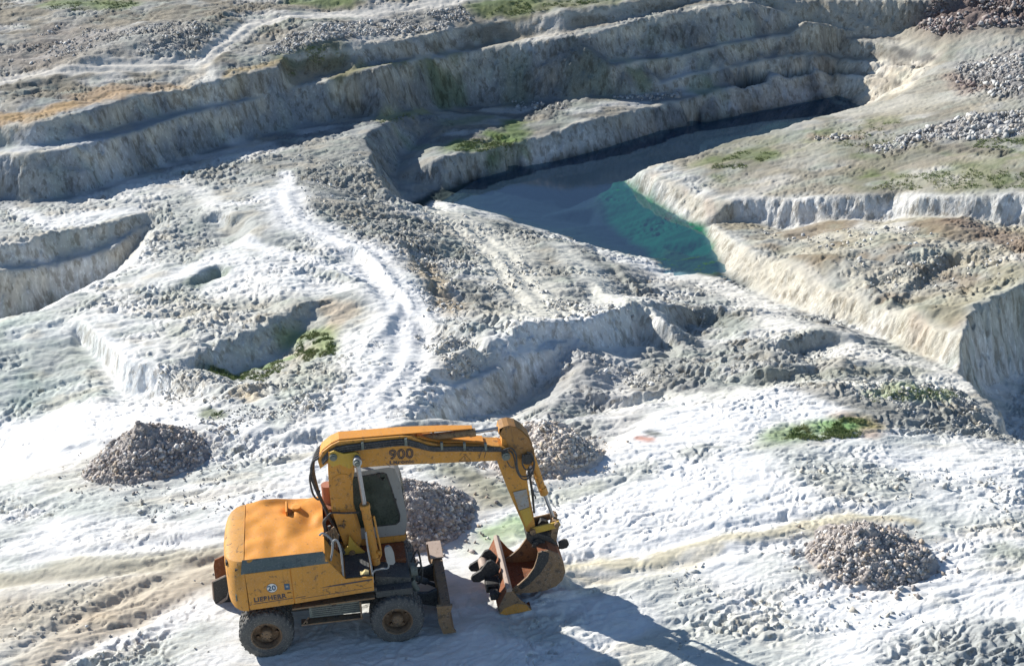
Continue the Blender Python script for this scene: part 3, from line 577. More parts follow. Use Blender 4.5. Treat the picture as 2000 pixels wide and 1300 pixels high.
me.materials.append(gm); gr = D.objects.new('ground', me); COL.objects.link(gr); gr['kind'] = 'structure'

# water: a sheet over the flooded cut; its turbid blue also stands for reflected sky
wm, t, b, o = newmat('lake_water'); t.nodes.remove(b)
tr = N(t, 'ShaderNodeBsdfTransparent'); tr.inputs[0].default_value = (.62,.80,.82,1)
gl = N(t, 'ShaderNodeBsdfGlossy'); gl.inputs['Roughness'].default_value = .02; gl.inputs[0].default_value = (.62, .66, .80, 1)
bn = bump(t, noise(t, coords(t, (1, 1.8, 1)), 7, 3, .5), .06, .012); t.links.new(bn, gl.inputs['Normal']); gw = t.nodes.new('ShaderNodeNewGeometry'); vd = t.nodes.new('ShaderNodeVectorMath'); vd.operation = 'DOT_PRODUCT'; t.links.new(gw.outputs['Incoming'], vd.inputs[0]); t.links.new(bn, vd.inputs[1])
ff_ = math_(t, 'ADD', .025, math_(t, 'MULTIPLY', .975, math_(t, 'POWER', math_(t, 'SUBTRACT', 1.0, math_(t, 'ABSOLUTE', vd.outputs['Value'])), 5.0)))
df = N(t, 'ShaderNodeBsdfDiffuse'); df.inputs[0].default_value = (.07,.135,.22,1); m1 = N(t, 'ShaderNodeMixShader'); m1.inputs[0].default_value = .24; t.links.new(tr.outputs[0], m1.inputs[1]); t.links.new(df.outputs[0], m1.inputs[2])
mx = N(t, 'ShaderNodeMixShader'); t.links.new(ff_, mx.inputs[0]); t.links.new(m1.outputs[0], mx.inputs[1]); t.links.new(gl.outputs[0], mx.inputs[2]); t.links.new(mx.outputs[0], o.inputs[0])
wq = [(5.5,24.5),(12,20),(20,22),(34,37),(34,50),(24,47),(10,37),(5.5,31)]
me = D.meshes.new('water'); me.from_pydata([(x, y, ZW+.03) for x, y in wq], [], [list(range(len(wq)))]); me.materials.append(wm)
wo = D.objects.new('water', me); COL.objects.link(wo); wo['kind'] = 'structure'
# ------------------------------------------------ object helpers
def link(o): COL.objects.link(o); return o
def thing(name, label, cat, loc=(0, 0, 0), rz=0, group=None):
    o = link(D.objects.new(name, None)); o.location = loc; o.rotation_euler = (0, 0, rz); o.empty_display_size = .3
    o['label'] = label; o['category'] = cat
    if group: o['group'] = group
    return o
def obj(name, bm, mat, parent=None, smooth_=False, bev=0, label=None):
    if bev:
        es = [e for e in bm.edges if len(e.link_faces) == 2 and e.calc_face_angle(0) > .5]
        if es: bmesh.ops.bevel(bm, geom=es, offset=bev, segments=2, profile=.6, affect='EDGES', clamp_overlap=True)
    bmesh.ops.recalc_face_normals(bm, faces=bm.faces)
    me = D.meshes.new(name); bm.to_mesh(me); bm.free(); me.materials.append(mat)
    if smooth_:
        me.polygons.foreach_set('use_smooth', np.ones(len(me.polygons), bool)); me.set_sharp_from_angle(angle=rad(42))
    o = link(D.objects.new(name, me))
    if parent: o.parent = parent
    if label: o['label'] = label
    return o
def prism(bm, pts, y0, y1):                       # outline in x-z, thickness along y
    a = [bm.verts.new((x, y0, z)) for x, z in pts]; b = [bm.verts.new((x, y1, z)) for x, z in pts]
    bm.faces.new(a); bm.faces.new(b[::-1])
    for i in range(len(a)): j = (i+1) % len(a); bm.faces.new((a[i], b[i], b[j], a[j]))
    return bm
def slab(bm, pts, z0, z1):                        # outline in x-y, thickness along z
    a = [bm.verts.new((x, y, z0)) for x, y in pts]; b = [bm.verts.new((x, y, z1)) for x, y in pts]
    bm.faces.new(a[::-1]); bm.faces.new(b)
    for i in range(len(a)): j = (i+1) % len(a); bm.faces.new((a[i], a[j], b[j], b[i]))
    return bm
def box(bm, x0, x1, y0, y1, z0, z1): return prism(bm, [(x0, z0), (x1, z0), (x1, z1), (x0, z1)], y0, y1)
def cyl(bm, p, q, r, r2=None, n=20, caps=True):
    p, q = Vector(p), Vector(q); d = q-p; M = Matrix.Translation((p+q)/2) @ d.to_track_quat('Z', 'Y').to_matrix().to_4x4()
    bmesh.ops.create_cone(bm, cap_ends=caps, segments=n, radius1=r, radius2=r if r2 is None else r2, depth=d.length, matrix=M); return bm
def spline(pts, k=6):
    p = [Vector(q) for q in pts]; p = [p[0]*2-p[1]]+p+[p[-1]*2-p[-2]]; out = []
    for i in range(1, len(p)-2):
        for s_ in range(k):
            t = s_/k; a, b, c, d = p[i-1:i+3]
            out.append(.5*((2*b)+(c-a)*t+(2*a-5*b+4*c-d)*t*t+(3*b-a-3*c+d)*t**3))
    return out+[p[-2]]
def tube(bm, pts, r, n=8, smooth_path=True):
    p = spline(pts) if smooth_path and len(pts) > 2 else [Vector(q) for q in pts]; rings = []
    up_ = Vector((0, 1, .01))
    for i, q in enumerate(p):
        t = (p[min(i+1, len(p)-1)]-p[max(i-1, 0)]).normalized(); a = t.cross(up_)
        if a.length < .1: a = t.cross(Vector((1, 0, 0)))
        a.normalize(); b = t.cross(a)
        rings.append([bm.verts.new(q+(a*math.cos(w_)+b*math.sin(w_))*r) for w_ in [2*math.pi*k/n for k in range(n)]])
    for A, B in zip(rings, rings[1:]):
        for k in range(n): bm.faces.new((A[k], A[(k+1) % n], B[(k+1) % n], B[k]))
    bm.faces.new(rings[0]); bm.faces.new(rings[-1][::-1]); return bm
def lathe(bm, prof, n=56):                        # profile (radius, y) turned about the y axis
    R_ = [[bm.verts.new((r*math.cos(2*math.pi*k/n), y, r*math.sin(2*math.pi*k/n))) for k in range(n)] for r, y in prof]
    for A, B in zip(R_, R_[1:]):
        for k in range(n): bm.faces.new((A[k], A[(k+1) % n], B[(k+1) % n], B[k]))
    return bm
nb_ = bmesh.new
# ------------------------------------------------ materials
def paint_mat(name, base, worn, grime, rough=.45, wear=.62, dust=.25, bumpd=.004, sc=1.0):
    m, t, b, o = newmat(name); c = coords(t)
    n1 = noise(t, c, 2.2*sc, 7, .68, .4); n2 = noise(t, c, 9*sc, 6, .7, .3); n3 = noise(t, c, 34*sc, 3, .6); ns = noise(t, coords(t, (1, 1, .14)), 14*sc, 4, .6)
    col = mix(t, math_(t, 'MULTIPLY', ramp(t, n1, .42, .7), .5), base, worn)
    col = mix(t, math_(t, 'MULTIPLY', ramp(t, n2, wear, wear+.1), .85), col, grime)
    col = mix(t, math_(t, 'MULTIPLY', ramp(t, ns, .55, .75), .35), col, grime)
    col = mix(t, math_(t, 'MULTIPLY', ramp(t, n3, .5, .8), dust), col, (.50, .46, .40))
    t.links.new(col, b.inputs['Base Color']); 
    t.links.new(math_(t, 'ADD', rough, math_(t, 'MULTIPLY', n2, .3)), b.inputs['Roughness']); b.inputs['Specular IOR Level'].default_value = .35
    t.links.new(bump(t, math_(t, 'ADD', n2, math_(t, 'MULTIPLY', n1, 2)), .5, bumpd), b.inputs['Normal']); return m
YEL = paint_mat('yellow_paint', (.58,.275,.05), (.42,.215,.07), (.15,.095,.05), .5, .555, .4)
ORA = paint_mat('faded_sunlit_paint', (.72,.30,.045), (.60,.25,.06), (.30,.14,.05), .58, .60, .35)  # for top faces: faded, with the sunlit tone in its colour
YEL2 = paint_mat('fresh_yellow_paint', (.56,.37,.06), (.48,.27,.055), (.20,.13,.06), .45, .66)
RUST = paint_mat('rusty_steel', (.24,.085,.035), (.15,.06,.03), (.07,.04,.03), .7, .55, .3)
BRN = paint_mat('worn_brown_steel', (.23,.15,.09), (.34,.20,.07), (.09,.07,.055), .6, .52, .45)
DRK = paint_mat('oily_dark_steel', (.045,.045,.045), (.07,.06,.05), (.02,.02,.02), .5, .55, .25)
CHS = paint_mat('chassis_grey', (.075,.08,.08), (.12,.11,.10), (.03,.03,.03), .6, .55, .35)
STRP = paint_mat('grey_green_paint', (.16,.185,.165), (.24,.235,.19), (.09,.10,.09), .6, .55, .4)
TYR = paint_mat('dusty_rubber', (.10,.10,.098), (.17,.165,.155), (.05,.05,.05), .85, .6, .55)
RIM = paint_mat('dusty_brown_rim', (.20,.13,.08), (.27,.19,.12), (.06,.05,.04), .7, .55, .35)
CABM = paint_mat('dusty_white_paint', (.29,.30,.30), (.25,.26,.26), (.13,.13,.12), .5, .62, .3)
PINK = paint_mat('bare_worn_steel', (.42,.33,.27), (.34,.25,.2), (.16,.11,.08), .5, .58, .3)
CHR = paint_mat('chromed_rod', (.35,.37,.40), (.3,.32,.34), (.15,.15,.15), .22, .7, .15); CHR.node_tree.nodes['Principled BSDF'].inputs['Metallic'].default_value = .7
HOSE = paint_mat('rubber_hose', (.05,.052,.055), (.12,.12,.12), (.02,.02,.02), .55, .6, .35)
GREY = paint_mat('grey_tube_paint', (.28,.29,.30), (.36,.35,.34), (.12,.11,.10), .5, .6, .3)
INK = paint_mat('dark_lettering', (.07,.065,.08), (.10,.09,.08), (.2,.12,.05), .6, .66, .1)
BLUE = paint_mat('blue_sticker', (.05,.11,.19), (.08,.14,.2), (.05,.05,.05), .5, .7, .1)
WHT = paint_mat('white_sticker', (.72,.72,.70), (.66,.66,.64), (.4,.4,.4), .5, .75, .1)
gm2, t, b, o = newmat('cab_glass'); c = coords(t); n1 = noise(t, c, 3, 5, .6); n2 = noise(t, c, 22, 4, .6)
t.links.new(mix(t, ramp(t, n1, .4, .7), (.018,.035,.028), (.06,.085,.07)), b.inputs['Base Color']); t.links.new(math_(t, 'ADD', .12, math_(t, 'MULTIPLY', n2, .35)), b.inputs['Roughness'])

# ------------------------------------------------ excavator
EX = thing('wheeled_excavator', 'yellow wheeled excavator parked on white chalk with its boom arched over and bucket lowered', 'excavator', (1.3, 0, 0))
class Shift: pass
def part(name, bm, mat, parent=None, **k):
    o = obj(name, bm, mat, None, **k)
    if parent is None:
        o.location = (-1.3, 0, 0); o.parent = EX
    else: o.parent = parent
    return o
def loft(bm, secs, cap0=True, cap1=True):
    R_ = [[bm.verts.new(q) for q in s_] for s_ in secs]
    for A, B in zip(R_, R_[1:]):
        for k in range(len(A)-1): bm.faces.new((A[k], A[k+1], B[k+1], B[k]))
        bm.faces.new((A[-1], A[0], B[0], B[-1]))
    if cap0: bm.faces.new(R_[0])
    if cap1: bm.faces.new(R_[-1][::-1])
def hood_sec(x, hw, zb, zt, drop=0, n=40, dent=0):
    pts = [(x, -hw, zb), (x, -hw, zb+(zt-.13-zb)*.5), (x, -hw, zt-.16-drop)]
    ys = np.linspace(-hw+.17, hw-.17, n)
    for y in ys:
        z = zt+.035*(1-(y/hw)**2)-drop
        if dent:
            z += .025*float(fbm(np.array([x*1.3+3]), np.array([y*1.2]), 2, 7)[0]) + .03*float(vn(np.array([x*4.0]), np.array([y*3.5]), 9)[0])
            d = math.hypot((x-1.08)/.35, (y-.0)/.55); z -= .14*math.exp(-d*d)
            d = math.hypot((x-.62)/.12, (y-.62)/.2); z -= .10*math.exp(-d*d)
            z += .07*math.exp(-((x-.80)/.10)**2-((y-.60)/.14)**2)+.06*math.exp(-((x-1.2)/.12)**2-((y-.25)/.2)**2)
            z += .05*math.exp(-((y-hw+.17)/.1)**2)*(.5+.5*math.sin(x*5))
        pts.append((x, y, z))
    pts += [(x, hw, zt-.16-drop), (x, hw, zb)]
    return pts
bm = nb_(); S = []
for x, hw, dr in [(-.70,.30,.20),(-.685,.55,.15),(-.66,.74,.10),(-.62,.92,.06),(-.55,1.08,.035),(-.46,1.18,.015),(-.36,1.235,.005),(-.27,1.25,0)]:
    S.append(hood_sec(x, hw, 1.17+.10*max(0, (-.45-x))*2, 2.2, dr, 24))
loft(bm, S); cw = part('counterweight', bm, YEL, smooth_=True)
bm = nb_(); box(bm, -.45, -.36, -1.16, -1.06, 2.02, 2.10); box(bm, -.64, -.60, -.9, -.4, 2.04, 2.12); part('lifting_eye', bm, DRK)
bm = nb_(); loft(bm, [hood_sec(x, 1.25, 1.22+.03*(x+.25), 2.205, 0, 60, 1) for x in np.linspace(-.255, 1.30, 48)]); hood = part('engine_hood', bm, ORA, smooth_=True, label='faded orange engine hood top in a sunlit tone, with dents')
# near flank of the machine: panels over the hood's side wall
bm = nb_(); prism(bm, [(-.245,1.20),(.615,1.235),(.60,2.055),(-.265,2.035)], -1.268, -1.2485); sp_ = part('side_door', bm, YEL, bev=.006)
bm = nb_(); prism(bm, [(.632,1.235),(2.19,1.335),(2.20,1.665),(1.655,1.675),(1.37,2.085),(.617,2.058)], -1.268, -1.2485); fp = part('front_side_panel', bm, YEL, bev=.006)
bm = nb_(); prism(bm, [(-.60,1.17),(-.25,1.20),(-.27,2.03),(-.34,2.03),(-.36,1.9)], -1.262, -1.20); # rounded corner cover
bm.free()
# shoulder strip
bm = nb_(); a = [bm.verts.new(q) for q in [(-.34,-1.262,2.045),(1.36,-1.272,2.088),(1.27,-1.075,2.243),(-.30,-1.07,2.235)]]; bb = [bm.verts.new(v_.co+Vector((0,.02,-.03))) for v_ in a]
bm.faces.new(a); bm.faces.new(bb[::-1]); [bm.faces.new((a[i], bb[i], bb[(i+1) % 4], a[(i+1) % 4])) for i in range(4)]
part('hood_shoulder', bm, STRP)
bm = nb_(); prism(bm, [(1.302,1.30),(1.302,2.19),(1.36,2.085),(1.64,1.70),(1.64,1.32)], -1.247, -.50); part('front_bulkhead', bm, YEL, bev=.01)
bm = nb_(); box(bm, 1.641, 2.17, -1.247, -.36, 1.32, 1.66); part('step_locker', bm, YEL, bev=.01)
bm = nb_(); box(bm, 1.66, 2.14, -1.22, -.37, 1.661, 1.675)
for k in range(7): box(bm, 1.70+.06*k, 1.72+.06*k, -1.18, -.42, 1.675, 1.682)
part('step_plate', bm, CHS)
bm = nb_(); box(bm, 1.95, 2.12, -1.2, -1.05, 1.684, 1.69); prism(bm, [(1.98,1.69),(2.1,1.70),(2.12,1.74),(2.05,1.76)], -1.2, -1.12); part('rag', bm, paint_mat('straw_cloth', (.6,.5,.25), (.5,.42,.25), (.3,.2,.1), .9))
bm = nb_(); box(bm, .56, .60, .42, .84, 2.16, 2.33); cyl(bm, (.78,.62,2.1), (.78,.62,2.30), .09, n=16); part('air_intake', bm, ORA, bev=.012)
bm = nb_(); box(bm, .601, .606, .46, .80, 2.18, 2.31); part('intake_grille', bm, DRK)
# engine bay wall beside the boom, hoses and tank in the well
bm = nb_(); box(bm, 1.302, 1.55, -.48, .95, 1.3, 2.0); box(bm, 1.55, 2.9, -.36, .25, 1.3, 1.42); box(bm, 1.35, 1.6, .3, .9, 2.0, 2.35); part('boom_well', bm, RUST, bev=.02)
bm = nb_(); cyl(bm, (1.45,.62,2.3), (1.45,.62,2.75), .13, n=18); part('expansion_tank', bm, paint_mat('faded_red_paint', (.42,.17,.10), (.35,.15,.1), (.1,.06,.05), .5), smooth_=True)
# lettering and stickers
def letters(name, s_, size, x, z, y, mat, ang=0, parent=None, outline=False, shear=0, sx=1.0):
    cu = D.curves.new(name, 'FONT'); cu.body = s_; cu.size = size; cu.extrude = .002; cu.offset = 0 if outline else size*.035; cu.space_character = 1.08
    if outline: cu.fill_mode = 'NONE'; cu.bevel_depth = .010; cu.extrude = 0
    o = D.objects.new(name, cu); dg = bpy.context.evaluated_depsgraph_get(); COL.objects.link(o); dg.update()
    me = D.meshes.new_from_object(o.evaluated_get(dg)); COL.objects.unlink(o); D.objects.remove(o)
    me.transform(Matrix.Translation((x, y, z)) @ Matrix.Rotation(-ang, 4, 'Y') @ Matrix.Rotation(rad(90), 4, 'X') @ Matrix.Diagonal((sx, 1, 1, 1)))
    me.name = name; me.materials.clear(); me.materials.append(mat); q = link(D.objects.new(name, me)); q.parent = parent; return q
letters('maker_lettering', 'LIEBHERR', .145, -.155, 1.375, -1.2695, INK, rad(2), sp_, sx=.96)
bm = nb_(); prism(bm, [(-.17,1.325),(.60,1.365),(.60,1.378),(-.17,1.338)], -1.272, -1.268); part('lettering_underline', bm, INK, sp_)
bm = nb_(); cyl(bm, (.22,-1.268,1.66), (.22,-1.272,1.66), .105, n=40); dsc = part('speed_disc', bm, WHT, sp_)
bm = nb_(); lathe(bm, [(.098,-.003),(.105,-.003),(.105,.001),(.098,.001)], 40); bm.transform(Matrix.Translation((.22,-1.2715,1.66))) if False else bmesh.ops.translate(bm, verts=bm.verts, vec=(.22,-1.2715,1.66)); part('disc_rim', bm, INK, dsc)
letters('speed_number', '20', .155, .135, 1.605, -1.2735, BLUE, rad(1), dsc)
bm = nb_(); box(bm, .46, .565, -1.2715, -1.268, 1.58, 1.72); stk = part('square_sticker', bm, BLUE, sp_)
bm = nb_(); box(bm, .487, .538, -1.2725, -1.2715, 1.635, 1.675); part('sticker_field', bm, GREY, stk)
bm = nb_(); prism(bm, [(1.15,1.535),(1.55,1.545),(2.17,1.585),(2.17,1.615),(1.5,1.578),(1.42,1.572)], -1.2705, -1.268); prism(bm, [(.75,1.33),(2.15,1.415),(2.15,1.424),(.75,1.339)], -1.2705, -1.268); prism(bm, [(.64,1.36),(.85,1.375),(.85,1.388),(.64,1.372)], -1.2705, -1.268); part('flank_stripe', bm, INK, fp)
bm = nb_(); box(bm, .50, .58, -1.276, -1.268, 1.50, 1.515); part('door_handle', bm, DRK, sp_)
bm = nb_(); box(bm, -.502, -.478, -1.175, -1.10, 1.38, 1.52); part('tail_reflector', bm, STRP)

# handrails
bm = nb_(); tube(bm, [(1.23,-1.05,2.60),(1.30,-1.05,2.64),(1.40,-1.08,2.57),(1.47,-1.1,2.46),(1.45,-1.12,2.25),(1.40,-1.13,2.05)], .022)
tube(bm, [(1.46,-1.18,2.45),(1.50,-1.2,2.54),(1.57,-1.2,2.52),(1.62,-1.2,2.25),(1.62,-1.21,1.95),(1.61,-1.22,1.66)], .022); tube(bm, [(2.13,-1.15,2.62),(2.14,-1.15,2.3),(2.17,-1.18,1.95),(2.19,-1.2,1.63)], .018); part('handrail', bm, GREY, smooth_=True)
bm = nb_(); tube(bm, [(2.19,-1.22,1.50),(2.19,-1.22,1.68),(2.24,-1.22,1.77),(2.36,-1.22,1.79),(2.49,-1.22,1.79),(2.52,-1.22,1.86),(2.52,-1.22,2.05)], .018); mrb = part('mirror_arm', bm, GREY, smooth_=True)
bm = nb_(); prism(bm, [(2.49,1.93),(2.52,1.89),(2.61,1.88),(2.65,1.93),(2.64,2.12),(2.60,2.26),(2.55,2.31),(2.49,2.30),(2.46,2.24),(2.47,2.08)], -1.26, -1.20); part('mirror', bm, CABM, bev=.02, smooth_=True)

# undercarriage
bm = nb_(); box(bm, -.35, 2.95, -.42, .42, .46, .86); prism(bm, [(.55,.86),(2.0,.86),(1.85,1.05),(.7,1.05)], -.6, .6); cyl(bm, (1.28,0,1.0), (1.28,0,1.22), .62, n=40); part('chassis', bm, CHS, bev=.02)
bm = nb_(); box(bm, .35, 2.25, -1.14, 1.2, 1.222, 1.30); part('turntable_frame', bm, CHS, bev=.01)
bm = nb_(); box(bm, 2.22, 2.95, -1.12, .24, 1.06, 1.20); prism(bm, [(2.22,1.2),(2.95,1.2),(2.93,1.30),(2.24,1.42)], -.9, .24); box(bm, 2.30, 2.9, .24, 1.2, 1.0, 1.40); part('front_platform', bm, CHS, bev=.015)
bm = nb_(); prism(bm, [(.56,1.065),(2.19,1.115),(2.19,1.15),(.56,1.10)], -1.235, -.6); part('running_board', bm, BRN, bev=.006)
bm = nb_(); box(bm, .88, 1.92, -1.13, -.45, .77, 1.045); tb = part('tool_box', bm, STRP, bev=.012)
bm = nb_(); [box(bm, .93, 1.87, -1.138, -1.13, .80+.045*k, .815+.045*k) for k in range(5)]; box(bm, 1.33, 1.42, -1.15, -1.13, .98, 1.02); part('box_ribs', bm, CHS, tb)
bm = nb_(); box(bm, .70, 1.92, -1.22, -1.03, .66, .69); tube(bm, [(.74,-1.2,.69),(.86,-1.15,.80)], .015, smooth_path=False); box(bm, 1.88, 1.915, -1.21, -1.17, .69, 1.06); box(bm, .80, .83, -1.21, -1.17, .69, .76); part('step_bar', bm, BRN, bev=.004)
for ax in (0, 2.6):
    bm = nb_(); cyl(bm, (ax, -.68, .54), (ax, .68, .54), .13, n=20); bmesh.ops.create_uvsphere(bm, u_segments=20, v_segments=12, radius=.27, matrix=Matrix.Translation((ax, 0, .54))); part('axle', bm, CHS, smooth_=True)
bm = nb_(); cyl(bm, (2.96,-.55,1.25), (3.10,-.55,1.25), .13, n=18); cyl(bm, (2.96,-.55,1.0), (3.06,-.55,.75), .07, n=14); box(bm, 2.95, 3.06, -.35, .35, .55, 1.1); part('front_lamp_bracket', bm, STRP, bev=.01)
bm = nb_(); tube(bm, [(3.05,-.6,1.3),(3.14,-.62,1.45),(3.2,-.6,1.25),(3.15,-.5,.9),(3.05,-.4,.8)], .018); tube(bm, [(3.0,-.2,1.2),(3.15,-.1,1.4),(3.2,-.1,1.0),(3.1,-.1,.8)], .02); part('blade_hose', bm, HOSE, smooth_=True)

# dozer blade
bl = nb_(); prism(bl, [(3.50,.70),(3.69,.72),(3.645,.58),(3.62,.42),(3.65,.26),(3.73,.12),(3.66,.10),(3.53,.22),(3.47,.40),(3.47,.58)], -1.22, 1.22)
blade = part('dozer_blade', bl, BRN, bev=.008)
for y in (-1.19, 1.14):
    bm = nb_(); prism(bm, [(3.40,.76),(3.72,.745),(3.66,.55),(3.64,.40),(3.68,.25),(3.76,.09),(3.50,.08),(3.42,.35)], y-.04, y+.04+(.0)); part('blade_end_plate', bm, PINK if y > 0 else BRN, blade, bev=.006)
bm = nb_(); prism(bm, [(3.44,.73),(3.72,.73),(3.71,.76),(3.44,.76)], .55, 1.20); part('blade_lip', bm, PINK, blade, bev=.004)
for y in (-.46, .46):
    bm = nb_(); prism(bm, [(2.9,.80),(3.1,.62),(3.3,.60),(3.47,.66),(3.48,.26),(3.2,.34),(2.9,.46)], y-.045, y+.045); part('blade_arm', bm, CHS, blade, bev=.01)
bm = nb_(); cyl(bm, (2.95,0,.75), (3.3,0,.55), .07, n=16); cyl(bm, (3.3,0,.55), (3.5,0,.42), .04, n=14); part('blade_cylinder', bm, CHS, blade, smooth_=True)

# wheels: twin tyres, dished rim, hub
def make_wheel():
    w_ = link(D.objects.new('wheel', None)); w_.empty_display_size = .1
    for k in range(2):
        y0 = .30*k; bm = nb_()
        lathe(bm, [(.292,y0+.05),(.30,y0+.015),(.33,y0+.004),(.38,y0),(.385,y0-.005),(.44,y0+.002),(.475,y0+.012),(.505,y0+.03),(.522,y0+.055),(.528,y0+.10),(.53,y0+.14),(.528,y0+.18),(.522,y0+.225),(.50,y0+.25),(.44,y0+.272),(.33,y0+.27),(.292,y0+.235)])
        nl = 26
        for i in range(nl):
            for sd in (0, 1):
                a = 2*math.pi*(i+.5*sd)/nl
                yy_ = [y0+.018, y0+.145] if sd == 0 else [y0+.135, y0+.262]
                if sd == 0: st_ = [(yy_[0], -.020, .505), (yy_[0]+.03, -.004, .54), (yy_[1], .045, .548)]
                else: st_ = [(yy_[0], .045, .548), (yy_[1]-.03, -.004, .54), (yy_[1], -.020, .505)]
                prev = None
                for (y, da, r) in st_:
                    ring = []
                    for (dr, dw) in ((-.04, -.030), (0, -.024), (0, .024), (-.04, .030)):
                        aa = a+da*1.5+dw/.53*1.0; rr_ = r+dr
                        ring.append(bm.verts.new((rr_*math.cos(aa), y, rr_*math.sin(aa))))
                    if prev:
                        for q in range(3): bm.faces.new((prev[q], prev[q+1], ring[q+1], ring[q]))
                    prev = ring
                    if (y, da, r) == st_[0]: bm.faces.new(ring)
                bm.faces.new(prev[::-1])
        o = obj('tyre', bm, TYR, w_, smooth_=True)
    bm = nb_(); lathe(bm, [(.312,.03),(.312,.012),(.296,.004),(.285,.012),(.282,.05),(.268,.07),(.262,.20),(.225,.215),(.12,.20),(.115,.16)]); lathe(bm, [(.29,.34),(.29,.55),(.1,.5)]) 
    for k in range(5):
        a = 2*math.pi*k/5+.3; cyl(bm, (.20*math.cos(a), .215, .20*math.sin(a)), (.20*math.cos(a), .15, .20*math.sin(a)), .035, n=10)
    obj('rim', bm, RIM, w_, smooth_=True)
    bm = nb_(); lathe(bm, [(.001,.045),(.06,.045),(.10,.05),(.115,.07),(.12,.20)], 28)
    for k in range(8):
        a = 2*math.pi*k/8; cyl(bm, (.088*math.cos(a), .05, .088*math.sin(a)), (.088*math.cos(a), .035, .088*math.sin(a)), .013, n=6)
    cyl(bm, (0,.045,0), (0,.03,0), .03, n=10)
    obj('hub', bm, BRN, w_, smooth_=True); return w_
w0 = make_wheel(); w0.parent = EX; ws = [(0, -1.26, 0), (2.6, -1.26, 0), (0, 1.26, math.pi), (2.6, 1.26, math.pi)]
w0.location = (-1.3, -1.26, .525); w0.rotation_euler = (0, .4, 0)
for k, (x, y, rz) in enumerate(ws[1:]):
    c_ = w0.copy(); link(c_); c_.location = (x-1.3, y, .525); c_.rotation_euler = (0, .9*k, rz)
    for ch in list(w0.children): d_ = ch.copy(); link(d_); d_.parent = c_

# cab
bm = nb_(); prism(bm, [(1.62,1.58),(1.62,3.02),(1.70,3.15),(2.72,3.20),(2.83,3.16),(2.93,2.80),(3.0,2.1),(2.99,1.80),(2.93,1.58)], .27, 1.20)
cab = part('cab', bm, CABM, bev=.04, smooth_=True)
bm = nb_(); prism(bm, [(1.60,1.43),(1.60,1.575),(2.96,1.575),(2.95,1.47),(2.90,1.43)], .262, 1.21); part('cab_base_band', bm, YEL, cab, bev=.01)
bm = nb_(); prism(bm, [(1.9,2.0),(1.9,3.0),(1.94,3.04),(2.58,3.075),(2.64,3.05),(2.71,2.75),(2.80,2.30),(2.845,2.06),(2.83,1.93),(2.77,1.87),(2.38,1.865),(1.95,1.86)], .262, .268); cg = part('side_window', bm, gm2, cab)
bm = nb_()
fr_ = [(1.9,1.86),(1.9,3.04),(2.60,3.085),(2.655,3.05),(2.73,2.72),(2.86,2.06),(2.845,1.92),(2.78,1.855)]
tube(bm, [(x, .262, z) for x, z in fr_]+[(1.9,.262,1.86)], .014, 6, False); part('window_seal', bm, HOSE, cg)
bm = nb_(); a = [(2.80,.34,3.10),(2.955,.34,2.55),(3.012,.34,1.95),(3.012,1.13,1.95),(2.955,1.13,2.55),(2.80,1.13,3.10)]
v_ = [bm.verts.new(Vector(q)+Vector((.03,0,0))) for q in a]; bm.faces.new((v_[0], v_[1], v_[4], v_[5])); bm.faces.new((v_[1], v_[2], v_[3], v_[4])); bmesh.ops.solidify(bm, geom=bm.faces[:], thickness=.02); part('windscreen', bm, gm2, cab)
bm = nb_(); tube(bm, [(2.50,.255,3.05),(2.56,.23,2.95),(2.62,.24,2.98)], .014); box(bm, 2.47, 2.53, .22, .26, 3.02, 3.10); part('lamp_bracket', bm, DRK, cab)
bm = nb_(); box(bm, 2.76, 2.82, .258, .268, 2.40, 2.46); part('door_catch', bm, DRK, cab)

# boom
bm = nb_(); prism(bm, [(1.55,3.99),(1.50,3.3),(1.50,2.7),(1.60,2.2),(1.70,1.78),(1.80,1.60),(1.94,1.66),(2.04,1.90),(1.93,2.55),(1.97,3.3),(2.03,3.52),(1.98,3.75),(1.80,3.93)], -.30, .30)
bb_ = part('boom_base', bm, YEL, bev=.02)
bm = nb_(); prism(bm, [(1.58,4.0),(1.66,4.03),(1.85,3.94),(2.08,3.95),(2.17,3.86),(2.15,3.74),(2.05,3.70),(1.93,3.60),(1.75,3.72),(1.60,3.68),(1.53,3.80)], -.335, -.302); part('knuckle_plate', bm, YEL2, bb_, bev=.008)
bm = nb_(); prism(bm, [(1.58,4.0),(1.66,4.03),(1.85,3.94),(2.08,3.95),(2.17,3.86),(2.15,3.74),(2.05,3.70),(1.93,3.60),(1.75,3.72),(1.60,3.68),(1.53,3.80)], .302, .335); part('knuckle_plate', bm, YEL2, bb_, bev=.008)
bm = nb_(); n_ = 24; lathe_pts = [(1.76+.20*math.cos(math.pi*k/n_), 3.28+.20*math.sin(math.pi*k/n_)) for k in range(n_+1)]; tube(bm, [(x, -.302, z) for x, z in lathe_pts], .012, 6); part('weld_seam', bm, YEL, bb_)
bm = nb_(); cyl(bm, (1.64,-.37,3.90), (1.64,-.30,3.90), .075, n=20); cyl(bm, (1.64,-.39,3.90), (1.64,-.37,3.90), .04, n=12); cyl(bm, (2.09,-.62,3.84), (2.09,.62,3.84), .055, n=16); cyl(bm, (2.09,-.64,3.84), (2.09,-.6,3.84), .035, n=10); part('knuckle_pin', bm, STRP, bb_, smooth_=True)
for y in (-.40, .32): part('boom_foot_bracket', prism(nb_(), [(1.60,1.60),(1.68,1.80),(1.76,1.87),(1.80,2.10),(1.92,1.87),(1.98,1.80),(2.14,1.60)], y, y+.06), YEL2, bev=.008)
bm = nb_(); cyl(bm, (1.83,-.44,1.71), (1.83,-.40,1.71), .06, n=20); cyl(bm, (1.83,-.455,1.71), (1.83,-.44,1.71), .03, n=10); part('boom_foot_pin', bm, BRN, smooth_=True)
